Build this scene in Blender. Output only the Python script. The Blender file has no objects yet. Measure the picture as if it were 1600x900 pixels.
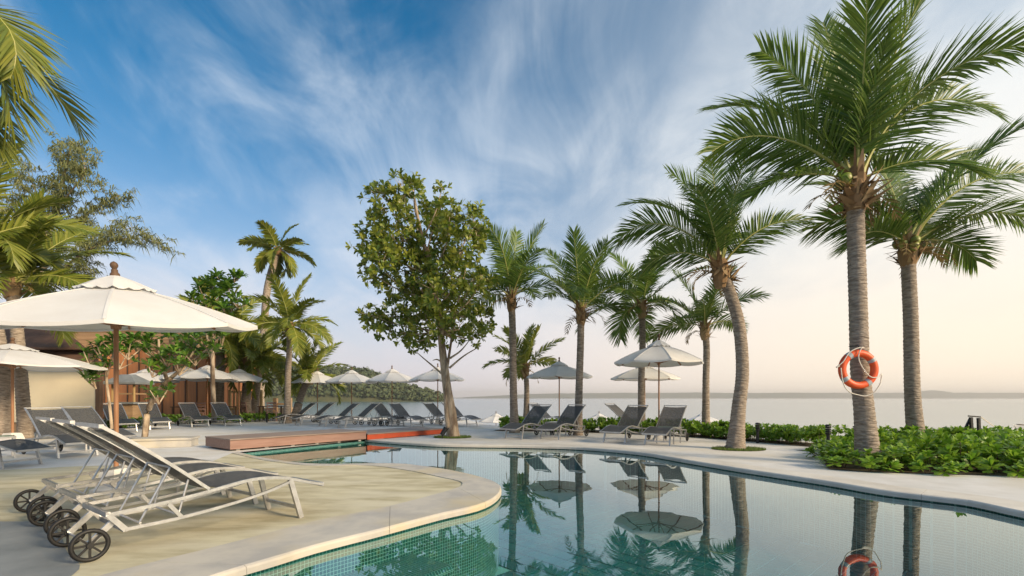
import bpy, math, random
from mathutils import Vector, Matrix, noise
from mathutils.geometry import tessellate_polygon
R = math.radians
PI = math.pi
scene = bpy.context.scene
COL = scene.collection

# ------------------------------------------------------------------ camera
cam_d = bpy.data.cameras.new('camera')
cam = bpy.data.objects.new('camera', cam_d)
COL.objects.link(cam)
cam.location = (0, 0, 1.15)
cam.rotation_euler = (R(90), 0, 0)
cam_d.sensor_width = 36
cam_d.lens = 17
cam_d.shift_y = 0.1075
cam_d.clip_start = 0.05
cam_d.clip_end = 60000
scene.camera = cam

# ------------------------------------------------------------------ light
SUN_EL, SUN_AZ = 24.0, 122.0          # azimuth clockwise from the view direction (+Y)
sd = Vector((math.sin(R(SUN_AZ)) * math.cos(R(SUN_EL)), math.cos(R(SUN_AZ)) * math.cos(R(SUN_EL)), math.sin(R(SUN_EL))))
sun_d = bpy.data.lights.new('sun', 'SUN')
sun = bpy.data.objects.new('sun', sun_d)
COL.objects.link(sun)
sun.location = sd * 50
sun.rotation_euler = (-sd).to_track_quat('-Z', 'Y').to_euler()
sun_d.energy = 2.1
sun_d.angle = R(16)
sun_d.color = (1.0, 0.78, 0.52)

world = bpy.data.worlds.new('World')
scene.world = world
world.use_nodes = True
def build_world():
    nt = world.node_tree
    N, L = nt.nodes, nt.links
    N.clear()
    def nd(t, **kw):
        o = N.new(t)
        for k, v in kw.items(): setattr(o, k, v)
        return o
    def val(sock, v):
        if isinstance(v, (int, float, tuple, list)): sock.default_value = v
        else: L.new(v, sock)
    def m(op, a, b=None, c=None, clamp=False):
        o = nd('ShaderNodeMath', operation=op, use_clamp=clamp)
        val(o.inputs[0], a)
        if b is not None: val(o.inputs[1], b)
        if c is not None: val(o.inputs[2], c)
        return o.outputs[0]
    def mix(f, a, b, blend='MIX'):
        o = nd('ShaderNodeMix', data_type='RGBA', blend_type=blend)
        val(o.inputs[0], f); val(o.inputs[6], a); val(o.inputs[7], b)
        return o.outputs[2]
    def sstep(x, a, b):
        o = nd('ShaderNodeMapRange', interpolation_type='SMOOTHSTEP')
        val(o.inputs[0], x); o.inputs[1].default_value = a; o.inputs[2].default_value = b
        return o.outputs[0]
    sky = nd('ShaderNodeTexSky', sky_type='NISHITA', sun_disc=False)
    sky.sun_elevation = R(SUN_EL); sky.sun_rotation = R(SUN_AZ)
    sky.air_density = 1.0; sky.dust_density = 0.6; sky.ozone_density = 2.6
    base = mix(1.0, sky.outputs[0], (0.0018, 0.0385, 0.0500, 1), 'MULTIPLY')
    tc = nd('ShaderNodeTexCoord')
    sp = nd('ShaderNodeSeparateXYZ'); L.new(tc.outputs['Generated'], sp.inputs[0])
    x, y, z = sp.outputs
    zc = m('MAXIMUM', z, 0.0)
    # how far the direction leans towards the bright side of the sky
    toward = m('ADD', m('MULTIPLY', m('ADD', m('MULTIPLY', x, math.sin(R(75))), m('MULTIPLY', y, math.cos(R(75)))), 0.5), 0.5, clamp=True)
    warm = sstep(toward, 0.50, 1.0)
    haze_c = mix(warm, (0.285, 0.268, 0.285, 1), (0.43, 0.365, 0.285, 1))
    zq = m('MULTIPLY', zc, 3.7)
    hz = m('POWER', 2.718, m('MULTIPLY', m('MULTIPLY', zq, zq), -1.0))
    veil = m('MULTIPLY', m('MULTIPLY', warm, 0.80), m('POWER', 2.718, m('MULTIPLY', zc, -0.8)), clamp=True)
    # high cirrus: wisps on a flat layer, drawn out along one wind direction
    d = m('ADD', zc, 0.22)
    px, py = m('DIVIDE', x, d), m('DIVIDE', y, d)
    cv = nd('ShaderNodeCombineXYZ')
    L.new(px, cv.inputs[0]); L.new(py, cv.inputs[1])
    def noise_tex(vec, scale, detail, rough, dist, off, st, rot):
        mp = nd('ShaderNodeMapping'); L.new(vec, mp.inputs[0]); mp.inputs['Location'].default_value = off
        mp.inputs['Rotation'].default_value = (0, 0, R(rot)); mp.inputs['Scale'].default_value = st
        o = nd('ShaderNodeTexNoise', noise_dimensions='2D')
        o.inputs['Scale'].default_value = scale; o.inputs['Detail'].default_value = detail
        o.inputs['Roughness'].default_value = rough; o.inputs['Distortion'].default_value = dist
        L.new(mp.outputs[0], o.inputs['Vector'])
        return o.outputs[0]
    big = noise_tex(cv.outputs[0], 1.15, 3, 0.5, 0.0, (6.6, 8.2, 0), (1, .8, 1), 0)
    fine = noise_tex(cv.outputs[0], 3.0, 12, 0.60, 0.55, (7.3, 2.2, 0), (1.0, .62, 1), 16)
    wisp = noise_tex(cv.outputs[0], 6.0, 10, 0.62, 0.45, (1.3, 4.2, 0), (1.0, .34, 1), -14)
    cl = m('ADD', m('ADD', m('MULTIPLY', big, 0.60), m('MULTIPLY', fine, 0.42)), m('MULTIPLY', wisp, 0.18))
    cl = m('ADD', cl, m('MULTIPLY', warm, 0.07))
    low = m('MULTIPLY', zc, 2.6)
    cl = m('ADD', cl, m('MULTIPLY', m('POWER', 2.718, m('MULTIPLY', m('MULTIPLY', low, low), -1.0)), 0.17))
    cf = sstep(cl, 0.50, 0.92)
    cloud_c = mix(warm, (0.315, 0.345, 0.375, 1), (0.41, 0.395, 0.37, 1))
    c1 = mix(m('MULTIPLY', cf, 0.78), base, cloud_c)
    c1 = mix(veil, c1, (0.345, 0.36, 0.36, 1))
    c2 = mix(hz, c1, haze_c)
    bg = nd('ShaderNodeBackground'); L.new(c2, bg.inputs[0]); bg.inputs[1].default_value = 1.0
    out = nd('ShaderNodeOutputWorld'); L.new(bg.outputs[0], out.inputs[0])
build_world()

vs = scene.view_settings
vs.view_transform = 'Standard'; vs.look = 'None'; vs.gamma = 1.0; vs.use_curve_mapping = False
vs.exposure = 1.5
cy = scene.cycles
cy.use_denoising = True
cy.max_bounces = 8; cy.diffuse_bounces = 3; cy.glossy_bounces = 4; cy.transmission_bounces = 6
cy.transparent_max_bounces = 16; cy.volume_bounces = 0
cy.caustics_reflective = False; cy.caustics_refractive = False
cy.sample_clamp_indirect = 6

# ------------------------------------------------------------------ helpers
class MB:
    """collects faces; build() links them as one mesh object"""
    def __init__(s): s.v, s.f, s.mi = [], [], []
    def add(s, vs_, fs, mi=0):
        k = len(s.v)
        s.v += [tuple(p) for p in vs_]
        s.f += [tuple(i + k for i in f) for f in fs]
        s.mi += [mi] * len(fs)
    def box(s, x0, x1, y0, y1, z0, z1, mi=0, M=None):
        p = [(x, y, z) for z in (z0, z1) for y in (y0, y1) for x in (x0, x1)]
        if M is not None: p = [M @ Vector(q) for q in p]
        s.add(p, [(0, 2, 3, 1), (4, 5, 7, 6), (0, 1, 5, 4), (2, 6, 7, 3), (0, 4, 6, 2), (1, 3, 7, 5)], mi)
    def sweep(s, path, prof, mi=0, up=(0, 0, 1), cap=True, scales=None):
        """profile points (a, b) swept along path; a along side, b along up"""
        n = len(path); k = len(prof); P = [Vector(p) for p in path]; vv = []
        for i in range(n):
            t = (P[min(i + 1, n - 1)] - P[max(i - 1, 0)]).normalized()
            u = Vector(up)
            if abs(t.dot(u)) > 0.96: u = Vector((1, 0.13, 0))
            a = t.cross(u).normalized(); b = a.cross(t).normalized()
            sc = scales[i] if scales else 1
            vv += [P[i] + a * (q[0] * sc) + b * (q[1] * sc) for q in prof]
        ff = [(i * k + j, i * k + (j + 1) % k, (i + 1) * k + (j + 1) % k, (i + 1) * k + j) for i in range(n - 1) for j in range(k)]
        if cap: ff += [tuple(range(k))[::-1], tuple((n - 1) * k + j for j in range(k))]
        s.add(vv, ff, mi)
    def tube(s, path, r, n=8, mi=0, cap=True):
        rs = r if isinstance(r, (list, tuple)) else [r] * len(path)
        s.sweep(path, [(math.cos(2 * PI * j / n), math.sin(2 * PI * j / n)) for j in range(n)], mi, scales=rs, cap=cap)
    def rect(s, path, w, h, mi=0, up=(0, 0, 1)):
        s.sweep(path, [(-w, -h), (w, -h), (w, h), (-w, h)], mi, up=up)
    def lathe(s, prof, n=16, c=(0, 0, 0), mi=0, axis='z'):
        vv = []
        for r, z in prof:
            for j in range(n):
                a = 2 * PI * j / n
                q = (r * math.cos(a), r * math.sin(a), z)
                if axis == 'y': q = (q[0], q[2], q[1])
                vv.append((c[0] + q[0], c[1] + q[1], c[2] + q[2]))
        m_ = len(prof)
        ff = [(i * n + j, i * n + (j + 1) % n, (i + 1) * n + (j + 1) % n, (i + 1) * n + j) for i in range(m_ - 1) for j in range(n)]
        ff += [tuple(range(n))[::-1], tuple((m_ - 1) * n + j for j in range(n))]
        s.add(vv, ff, mi)
    def torus(s, Rr, r, n=32, k=8, c=(0, 0, 0), axis='y', mi=0, a0=0, a1=2 * PI):
        closed = abs(a1 - a0 - 2 * PI) < 1e-6
        vv = []; steps = n if closed else n + 1
        for i in range(steps):
            a = a0 + (a1 - a0) * i / n
            for j in range(k):
                b = 2 * PI * j / k; rr = Rr + r * math.cos(b)
                q = (rr * math.cos(a), r * math.sin(b), rr * math.sin(a)) if axis == 'y' else (rr * math.cos(a), rr * math.sin(a), r * math.sin(b))
                vv.append((c[0] + q[0], c[1] + q[1], c[2] + q[2]))
        ff = [(i * k + j, i * k + (j + 1) % k, ((i + 1) % steps) * k + (j + 1) % k, ((i + 1) % steps) * k + j) for i in range(n) for j in range(k)]
        s.add(vv, ff, mi)
    def leaf(s, base, d, up, l, w, curl=0.15, mi=0):
        d = d.normalized(); sd_ = d.cross(up)
        if sd_.length < 1e-4: sd_ = d.cross(Vector((1, 0, 0)))
        sd_.normalize(); nn = sd_.cross(d)
        p1 = base + d * (l * .42) + nn * (l * curl * .35); p2 = base + d * (l * .78) + nn * (l * curl * .1); p3 = base + d * l - nn * (l * curl)
        s.add([base, p1 + sd_ * (w * .34), p1 - sd_ * (w * .34), p2 + sd_ * (w * .5), p2 - sd_ * (w * .5), p3],
              [(0, 1, 2), (1, 3, 4, 2), (3, 5, 4)], mi)
    def build(s, name, mats, parent=None, smooth=False, loc=None):
        me = bpy.data.meshes.new(name)
        me.from_pydata(s.v, [], s.f)
        for mt in (mats if isinstance(mats, (list, tuple)) else [mats]): me.materials.append(mt)
        if any(s.mi): me.polygons.foreach_set('material_index', s.mi)
        if smooth: me.polygons.foreach_set('use_smooth', [True] * len(me.polygons))
        me.update()
        o = bpy.data.objects.new(name, me)
        COL.objects.link(o)
        if parent: o.parent = parent
        if loc is not None: o.location = loc
        return o

def smooth_by_angle(o, ang=40):
    me = o.data
    me.polygons.foreach_set('use_smooth', [True] * len(me.polygons))
    me.set_sharp_from_angle(angle=R(ang))
    return o

def inst(name, mesh, parent=None, loc=(0, 0, 0), rz=0.0):
    o = bpy.data.objects.new(name, mesh); COL.objects.link(o)
    o.parent = parent; o.location = loc; o.rotation_euler = (0, 0, rz)
    return o

def tag(o, label, cat, group=None, kind=None):
    if label: o['label'] = label
    if cat: o['category'] = cat
    if group: o['group'] = group
    if kind: o['kind'] = kind
    return o

def thing(name, label, cat, loc=(0, 0, 0), rz=0.0, group=None):
    o = bpy.data.objects.new(name, None); COL.objects.link(o)
    o.empty_display_size = 0.2
    o.location = loc if len(loc) == 3 else (loc[0], loc[1], 0)
    o.rotation_euler = (0, 0, rz)
    return tag(o, label, cat, group)

def structure(o, kind='structure'):
    o['kind'] = kind
    return o

KIDS = {}
def copy_tree(o, parent=None):
    c = o.copy(); COL.objects.link(c); c.parent = parent
    for ch in list(o.children): copy_tree(ch, c)
    return c

def copy_thing(o, label, loc, rz=0.0, group=None, scale=None):
    c = copy_tree(o)
    c['label'] = label
    if group: c['group'] = group
    c.location = loc if len(loc) == 3 else (loc[0], loc[1], 0)
    c.rotation_euler = (0, 0, rz)
    if scale: c.scale = scale
    return c

def spline(pts, n=8):
    """Catmull-Rom through pts"""
    P = [Vector(p) for p in pts]; P = [P[0] * 2 - P[1]] + P + [P[-1] * 2 - P[-2]]; out = []
    for i in range(1, len(P) - 2):
        a, b, c, d = P[i - 1:i + 3]
        for k in range(n):
            t = k / n
            out.append(0.5 * ((2 * b) + (c - a) * t + (2 * a - 5 * b + 4 * c - d) * t * t + (3 * b - a - 3 * c + d) * t ** 3))
    out.append(P[-2])
    return out

# ------------------------------------------------------------------ materials
MATS = {}
def mat(name, col, rough=0.6, col2=None, scale=5.0, detail=5, bump=0.0, bscale=None, metal=0.0, trans=0.0, spec=0.4,
        island=False, stretch=(1, 1, 1), coord='world', lo=0.35, hi=0.65, bdist=0.02, coat=0.0, col3=None, scale3=0.7):
    m = bpy.data.materials.new(name); m.use_nodes = True
    nt = m.node_tree; N, L = nt.nodes, nt.links
    b = N['Principled BSDF']; out = N['Material Output']
    b.inputs['Roughness'].default_value = rough; b.inputs['Metallic'].default_value = metal
    b.inputs['Specular IOR Level'].default_value = spec
    if coat: b.inputs['Coat Weight'].default_value = coat
    c = tuple(col) + (1,)
    b.inputs['Base Color'].default_value = c
    geo = N.new('ShaderNodeNewGeometry')
    if coord == 'object':
        tcn = N.new('ShaderNodeTexCoord'); vec = tcn.outputs['Object']
    else: vec = geo.outputs['Position']
    mp = N.new('ShaderNodeMapping'); L.new(vec, mp.inputs[0]); mp.inputs['Scale'].default_value = stretch
    csock = None
    if col2 is not None:
        if island:
            src = geo.outputs['Random Per Island']
        else:
            nz = N.new('ShaderNodeTexNoise'); nz.inputs['Scale'].default_value = scale; nz.inputs['Detail'].default_value = detail
            nz.inputs['Roughness'].default_value = 0.6
            L.new(mp.outputs[0], nz.inputs['Vector']); src = nz.outputs[0]
        rp = N.new('ShaderNodeMapRange'); L.new(src, rp.inputs[0])
        rp.inputs[1].default_value = 0 if island else lo; rp.inputs[2].default_value = 1 if island else hi
        mx = N.new('ShaderNodeMix'); mx.data_type = 'RGBA'
        L.new(rp.outputs[0], mx.inputs[0]); mx.inputs[6].default_value = c; mx.inputs[7].default_value = tuple(col2) + (1,)
        csock = mx.outputs[2]
        if col3 is not None:
            n3 = N.new('ShaderNodeTexNoise'); n3.inputs['Scale'].default_value = scale3; n3.inputs['Detail'].default_value = 4
            L.new(mp.outputs[0], n3.inputs['Vector'])
            r3 = N.new('ShaderNodeMapRange'); L.new(n3.outputs[0], r3.inputs[0]); r3.inputs[1].default_value = 0.48; r3.inputs[2].default_value = 0.7
            m3 = N.new('ShaderNodeMix'); m3.data_type = 'RGBA'
            L.new(r3.outputs[0], m3.inputs[0]); L.new(csock, m3.inputs[6]); m3.inputs[7].default_value = tuple(col3) + (1,)
            csock = m3.outputs[2]
        L.new(csock, b.inputs['Base Color'])
    if bump:
        nb = N.new('ShaderNodeTexNoise'); nb.inputs['Scale'].default_value = bscale or scale * 3; nb.inputs['Detail'].default_value = 6
        L.new(mp.outputs[0], nb.inputs['Vector'])
        bp = N.new('ShaderNodeBump'); bp.inputs['Strength'].default_value = bump; bp.inputs['Distance'].default_value = bdist
        L.new(nb.outputs[0], bp.inputs['Height']); L.new(bp.outputs[0], b.inputs['Normal'])
    if trans:
        tr = N.new('ShaderNodeBsdfTranslucent')
        if csock: L.new(csock, tr.inputs[0])
        else: tr.inputs[0].default_value = c
        ms = N.new('ShaderNodeMixShader'); ms.inputs[0].default_value = trans
        L.new(b.outputs[0], ms.inputs[1]); L.new(tr.outputs[0], ms.inputs[2]); L.new(ms.outputs[0], out.inputs[0])
    MATS[name] = m
    return m

M_deck = mat('deck_concrete', (0.69, 0.68, 0.66), 0.75, (0.58, 0.57, 0.54), 2.2, 8, bump=0.25, bscale=140, bdist=0.004, col3=(0.60, 0.56, 0.47), scale3=0.5)
M_sandwash = mat('sand_wash', (0.60, 0.555, 0.39), 0.8, (0.41, 0.365, 0.235), 1.6, 9, bump=0.5, bscale=160, bdist=0.006, stretch=(1.0, 2.6, 1), lo=0.38, hi=0.62, col3=(0.62, 0.58, 0.44), scale3=0.9)
M_coping = mat('coping_stone', (0.540, 0.506, 0.437), 0.55, (0.414, 0.397, 0.366), 2.4, 8, bump=0.3, bscale=90, bdist=0.004, lo=0.4, hi=0.62, col3=(0.53, 0.46, 0.31), scale3=1.3)
M_copedge = mat('coping_light', (0.682, 0.649, 0.582), 0.55, (0.550, 0.517, 0.459), 2.0, 8, bump=0.25, bscale=90, bdist=0.004)
M_slate = mat('grey_paving', (0.25, 0.27, 0.28), 0.5, (0.17, 0.19, 0.20), 1.8, 8, bump=0.3, bscale=60, bdist=0.004)
M_soil = mat('soil', (0.07, 0.05, 0.03), 0.95, (0.12, 0.09, 0.05), 9, 6, bump=0.8, bscale=40)
M_grass = mat('grass', (0.10, 0.17, 0.03), 0.8, (0.16, 0.22, 0.05), 1, island=True, trans=0.2)
M_beach = mat('beach_sand', (0.50, 0.42, 0.30), 0.9, (0.42, 0.35, 0.25), 0.6, 8, bump=0.5, bscale=8, bdist=0.05)
M_hill = mat('hill_ground', (0.05, 0.07, 0.03), 0.95, (0.09, 0.09, 0.04), 0.08, 6)
M_hillleaf = mat('hill_foliage', (0.045, 0.070, 0.028), 0.8, (0.095, 0.115, 0.045), 1, island=True)
M_farland = mat('far_land', (0.06, 0.09, 0.06), 0.95, (0.09, 0.10, 0.07), 0.004, 5)
M_tile = mat('pool_tile', (0.003, 0.100, 0.110), 0.25, (0.006, 0.14, 0.148), 2.0, 3, spec=0.5)
M_grout = mat('pool_grout', (0.26, 0.50, 0.48), 0.7)
M_alu = mat('brushed_aluminium', (0.43, 0.43, 0.43), 0.36, (0.55, 0.55, 0.545), 14, 3, metal=0.8, spec=0.5)
M_rubber = mat('black_rubber', (0.008, 0.008, 0.008), 0.55, (0.018, 0.017, 0.016), 30, 4)
M_canvas = mat('white_canvas', (0.85, 0.85, 0.84), 0.85, (0.80, 0.79, 0.77), 2.2, 6, trans=0.36, bump=0.12, bscale=5, bdist=0.02, coord='object')
M_teak = mat('teak_pole', (0.27, 0.13, 0.06), 0.5, (0.37, 0.19, 0.10), 20, 5, stretch=(1, 1, 0.08), coord='object')
M_white = mat('white_concrete', (0.70, 0.69, 0.66), 0.8, (0.60, 0.58, 0.54), 6, 6, bump=0.2, bscale=40)
M_deckwood = mat('deck_wood', (0.22, 0.165, 0.14), 0.6, (0.31, 0.25, 0.21), 6, 7, coord='object', stretch=(0.25, 3, 3), bump=0.25, bscale=20, bdist=0.004)
M_fascia = mat('fascia_wood', (0.23, 0.13, 0.10), 0.55, (0.31, 0.19, 0.155), 6, 7, coord='object', stretch=(0.25, 3, 3), bump=0.2, bscale=20, bdist=0.004)
M_redwood = mat('red_fascia', (0.52, 0.085, 0.030), 0.5, (0.42, 0.065, 0.025), 3, 5)
M_orange = mat('buoy_orange', (0.75, 0.105, 0.025), 0.45, (0.64, 0.085, 0.02), 8, 4)
M_band = mat('buoy_band', (0.34, 0.38, 0.40), 0.4)
M_rope = mat('white_rope', (0.72, 0.68, 0.60), 0.8, (0.55, 0.50, 0.42), 60, 3)
M_black = mat('black_metal', (0.012, 0.012, 0.013), 0.5)
M_boat = mat('boat_white', (0.68, 0.70, 0.70), 0.35, (0.58, 0.60, 0.60), 1.5, 4)
M_frondbase = None
M_trunk = mat('palm_trunk', (0.20, 0.16, 0.125), 0.9, (0.40, 0.335, 0.27), 7, 9, bump=1.0, bscale=9, bdist=0.05, stretch=(1, 1, 4.5), coord='object', lo=0.38, hi=0.62)
M_bark = mat('tree_bark', (0.17, 0.12, 0.08), 0.9, (0.48, 0.38, 0.27), 6, 8, bump=0.9, bscale=14, bdist=0.03, stretch=(1, 1, 0.35), lo=0.40, hi=0.60)
M_husk = mat('palm_husk', (0.20, 0.115, 0.055), 0.9, (0.44, 0.31, 0.17), 1, island=True)
M_frond = mat('palm_leaflet', (0.075, 0.155, 0.024), 0.42, (0.21, 0.29, 0.05), 1, island=True, trans=0.46, spec=0.45)
M_frond2 = mat('palm_leaflet_sunny', (0.12, 0.17, 0.02), 0.45, (0.26, 0.27, 0.04), 1, island=True, trans=0.32, spec=0.45)
M_frond3 = mat('palm_leaflet_dry', (0.15, 0.105, 0.035), 0.6, (0.27, 0.20, 0.07), 1, island=True, trans=0.25)
M_rachis = mat('palm_rachis', (0.33, 0.36, 0.09), 0.5, (0.42, 0.40, 0.15), 6, 3)
M_coco = mat('coconut', (0.20, 0.25, 0.05), 0.45, (0.28, 0.27, 0.07), 8, 3)
M_treeleaf = mat('tree_leaf', (0.095, 0.17, 0.022), 0.34, (0.33, 0.35, 0.05), 1, island=True, trans=0.42, spec=0.5)
M_shrub = mat('shrub_leaf', (0.12, 0.27, 0.02), 0.40, (0.32, 0.47, 0.05), 1, island=True, trans=0.42, spec=0.45)
M_shrubdark = mat('shrub_leaf_far', (0.098, 0.216, 0.022), 0.45, (0.221, 0.365, 0.042), 1, island=True, trans=0.28, spec=0.4)
M_frangi = mat('frangipani_leaf', (0.054, 0.160, 0.022), 0.4, (0.168, 0.290, 0.036), 1, island=True, trans=0.28, spec=0.45)
M_needle = mat('casuarina_needle', (0.135, 0.165, 0.06), 0.7, (0.26, 0.26, 0.10), 1, island=True, trans=0.3)
M_cream = mat('cream_screen', (0.76, 0.66, 0.46), 0.85, (0.70, 0.60, 0.42), 1.2, 6, bump=0.1, bscale=9, bdist=0.02)
M_roof = mat('brown_roof', (0.10, 0.055, 0.035), 0.8, (0.15, 0.085, 0.055), 3, 7, bump=0.4, bscale=25)
M_timber = mat('orange_timber', (0.58, 0.235, 0.085), 0.7, (0.44, 0.175, 0.07), 2.5, 6, stretch=(3, 3, 0.2))
M_board = mat('pale_boards', (0.42, 0.28, 0.16), 0.75, (0.32, 0.21, 0.12), 3, 6, stretch=(0.2, 1, 3))
M_darkwood = mat('dark_wood', (0.085, 0.048, 0.027), 0.65, (0.14, 0.08, 0.045), 5, 5, stretch=(1, 1, 0.2))
M_yellow = mat('yellow_plaster', (0.55, 0.38, 0.17), 0.85, (0.48, 0.33, 0.15), 2, 5)

def special_materials():
    # mosaic: 5 cm glass tiles, too small to pick apart, with recessed pale joints
    m = bpy.data.materials.new('pool_mosaic'); m.use_nodes = True
    N, L = m.node_tree.nodes, m.node_tree.links; b = N['Principled BSDF']
    g = N.new('ShaderNodeNewGeometry')
    mp = N.new('ShaderNodeMapping'); mp.vector_type = 'POINT'; L.new(g.outputs['Position'], mp.inputs[0]); mp.inputs['Rotation'].default_value = (0, 0, R(-52)); mp.inputs['Scale'].default_value = (32, 32, 32)
    fr = N.new('ShaderNodeVectorMath'); fr.operation = 'FRACTION'; L.new(mp.outputs[0], fr.inputs[0])
    s = N.new('ShaderNodeSeparateXYZ'); L.new(fr.outputs[0], s.inputs[0])
    sn = N.new('ShaderNodeSeparateXYZ'); L.new(g.outputs['Normal'], sn.inputs[0])
    def mm(op, a, c, d=None):
        o = N.new('ShaderNodeMath'); o.operation = op
        for i, v in enumerate((a, c, d)):
            if v is None: continue
            if isinstance(v, (int, float)): o.inputs[i].default_value = v
            else: L.new(v, o.inputs[i])
        return o.outputs[0]
    jx, jy, jz = [mm('LESS_THAN', q, 0.15) for q in s.outputs]
    flat = mm('GREATER_THAN', sn.outputs[2], 0.5)
    j = mm('MAXIMUM', jx, jy)
    jv = mm('MAXIMUM', jx, jz)
    mj = N.new('ShaderNodeMix'); L.new(flat, mj.inputs[0]); L.new(jv, mj.inputs[2]); L.new(j, mj.inputs[3])
    wn = N.new('ShaderNodeTexWhiteNoise'); fl = N.new('ShaderNodeVectorMath'); fl.operation = 'FLOOR'; L.new(mp.outputs[0], fl.inputs[0]); L.new(fl.outputs[0], wn.inputs[0])
    c1 = N.new('ShaderNodeMix'); c1.data_type = 'RGBA'; L.new(wn.outputs[0], c1.inputs[0]); c1.inputs[6].default_value = (0.003, 0.060, 0.060, 1); c1.inputs[7].default_value = (0.008, 0.115, 0.108, 1)
    c2 = N.new('ShaderNodeMix'); c2.data_type = 'RGBA'; L.new(mj.outputs[0], c2.inputs[0]); L.new(c1.outputs[2], c2.inputs[6]); c2.inputs[7].default_value = (0.26, 0.44, 0.40, 1)
    L.new(c2.outputs[2], b.inputs['Base Color']); b.inputs['Roughness'].default_value = 0.3
    MATS['mosaic'] = m
    # pool water: clear teal, mirror at grazing angles
    w = bpy.data.materials.new('pool_water'); w.use_nodes = True
    N, L = w.node_tree.nodes, w.node_tree.links; N.remove(N['Principled BSDF'])
    tr = N.new('ShaderNodeBsdfTransparent'); tr.inputs[0].default_value = (0.72, 0.94, 0.93, 1)
    gl = N.new('ShaderNodeBsdfGlossy'); gl.inputs['Roughness'].default_value = 0.0; gl.inputs[0].default_value = (0.90, 1, 0.99, 1)
    lw = N.new('ShaderNodeLayerWeight'); lw.inputs[0].default_value = 0.5
    pw = N.new('ShaderNodeMath'); pw.operation = 'POWER'; pw.inputs[1].default_value = 3.7; L.new(lw.outputs['Facing'], pw.inputs[0])
    fz = N.new('ShaderNodeMath'); fz.operation = 'MULTIPLY_ADD'; fz.inputs[1].default_value = 0.92; fz.inputs[2].default_value = 0.06; L.new(pw.outputs[0], fz.inputs[0])
    nz = N.new('ShaderNodeTexNoise'); nz.inputs['Scale'].default_value = 1.6; nz.inputs['Detail'].default_value = 2
    bp = N.new('ShaderNodeBump'); bp.inputs['Strength'].default_value = 0.16; bp.inputs['Distance'].default_value = 0.010
    g = N.new('ShaderNodeNewGeometry'); L.new(g.outputs['Position'], nz.inputs['Vector'])
    L.new(nz.outputs[0], bp.inputs['Height']); L.new(bp.outputs[0], gl.inputs['Normal'])
    mx = N.new('ShaderNodeMixShader'); L.new(fz.outputs[0], mx.inputs[0]); L.new(tr.outputs[0], mx.inputs[1]); L.new(gl.outputs[0], mx.inputs[2])
    L.new(mx.outputs[0], N['Material Output'].inputs[0])
    MATS['water'] = w
    s_ = mat('sea_water', (0.10, 0.17, 0.18), 0.16, spec=0.6, bump=0.22, bscale=0.55, bdist=0.12, stretch=(0.5, 1.4, 1))
    MATS['sea'] = s_
    # woven sling: dark mesh one can half see through
    f = mat('sling_mesh', (0.065, 0.067, 0.07), 0.6, (0.09, 0.092, 0.095), 40, 3)
    N, L = f.node_tree.nodes, f.node_tree.links
    t = N.new('ShaderNodeBsdfTransparent'); ms = N.new('ShaderNodeMixShader'); ms.inputs[0].default_value = 0.26
    L.new(N['Principled BSDF'].outputs[0], ms.inputs[1]); L.new(t.outputs[0], ms.inputs[2]); L.new(ms.outputs[0], N['Material Output'].inputs[0])
    MATS['sling'] = f
    # frosted green glass of the side tables
    gq = mat('green_glass', (0.25, 0.42, 0.36), 0.08, spec=0.6)
    N, L = gq.node_tree.nodes, gq.node_tree.links
    t = N.new('ShaderNodeBsdfTransparent'); t.inputs[0].default_value = (0.7, 0.9, 0.83, 1); ms = N.new('ShaderNodeMixShader'); ms.inputs[0].default_value = 0.45
    L.new(N['Principled BSDF'].outputs[0], ms.inputs[1]); L.new(t.outputs[0], ms.inputs[2]); L.new(ms.outputs[0], N['Material Output'].inputs[0])
    MATS['glass'] = gq
special_materials()

# ================================================================== the setting
rnd = random.Random(11)
POOL_PEN = [(-2.95, 1.0), (-2.45, 2.1), (-1.944, 3.125), (-1.741, 3.462), (-1.513, 3.811), (-1.156, 4.238), (-0.718, 4.8), (-0.346, 5.234), (-0.184, 5.793), (-0.203, 6.389),
            (-0.46, 6.951), (-0.979, 7.622), (-1.548, 8.12), (-2.133, 8.436), (-3.317, 8.355), (-4.182, 8.777), (-5, 9.444), (-5.818, 10.222)]
PEN_IN = [(-3.75, 1.0), (-3.15, 2.1), (-2.627, 3.125), (-2.261, 3.713), (-1.797, 4.525), (-1.361, 4.994), (-0.866, 5.793), (-0.705, 6.119), (-0.655, 6.342), (-0.72, 6.633),
          (-1.048, 7.007), (-1.487, 7.49), (-2.006, 7.935), (-2.495, 8.197), (-3.347, 8.159), (-4.167, 8.603), (-4.967, 9.243), (-5.823, 10.045)]
POOL_FAR = [(-4.034, 13.368), (-2.917, 12.593), (-1.792, 11.985), (-0.781, 11.806), (0.186, 11.694), (1.583, 11.284), (2.706, 10.222), (3.26, 8.958), (3.693, 7.971), (4.073, 7.241),
            (4.389, 6.633), (4.608, 6.055), (4.902, 5.698), (5.106, 5.465), (5.154, 5.234), (5.169, 4.881), (5.35, 3.6), (5.3, 2.2), (4.9, 1.0)]
def v3(p, z=0.0): return Vector((p[0], p[1], z))
pen_o = spline([v3(p) for p in POOL_PEN], 6)
pen_i = spline([v3(p) for p in PEN_IN], 6)
far_o = spline([v3(p) for p in POOL_FAR], 6)
POOL = pen_o + far_o
def inside(p, poly):
    c = False; n = len(poly); j = n - 1
    for i in range(n):
        a, b = poly[i], poly[j]
        if (a[1] > p[1]) != (b[1] > p[1]) and p[0] < (b[0] - a[0]) * (p[1] - a[1]) / (b[1] - a[1]) + a[0]: c = not c
        j = i
    return c
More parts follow.
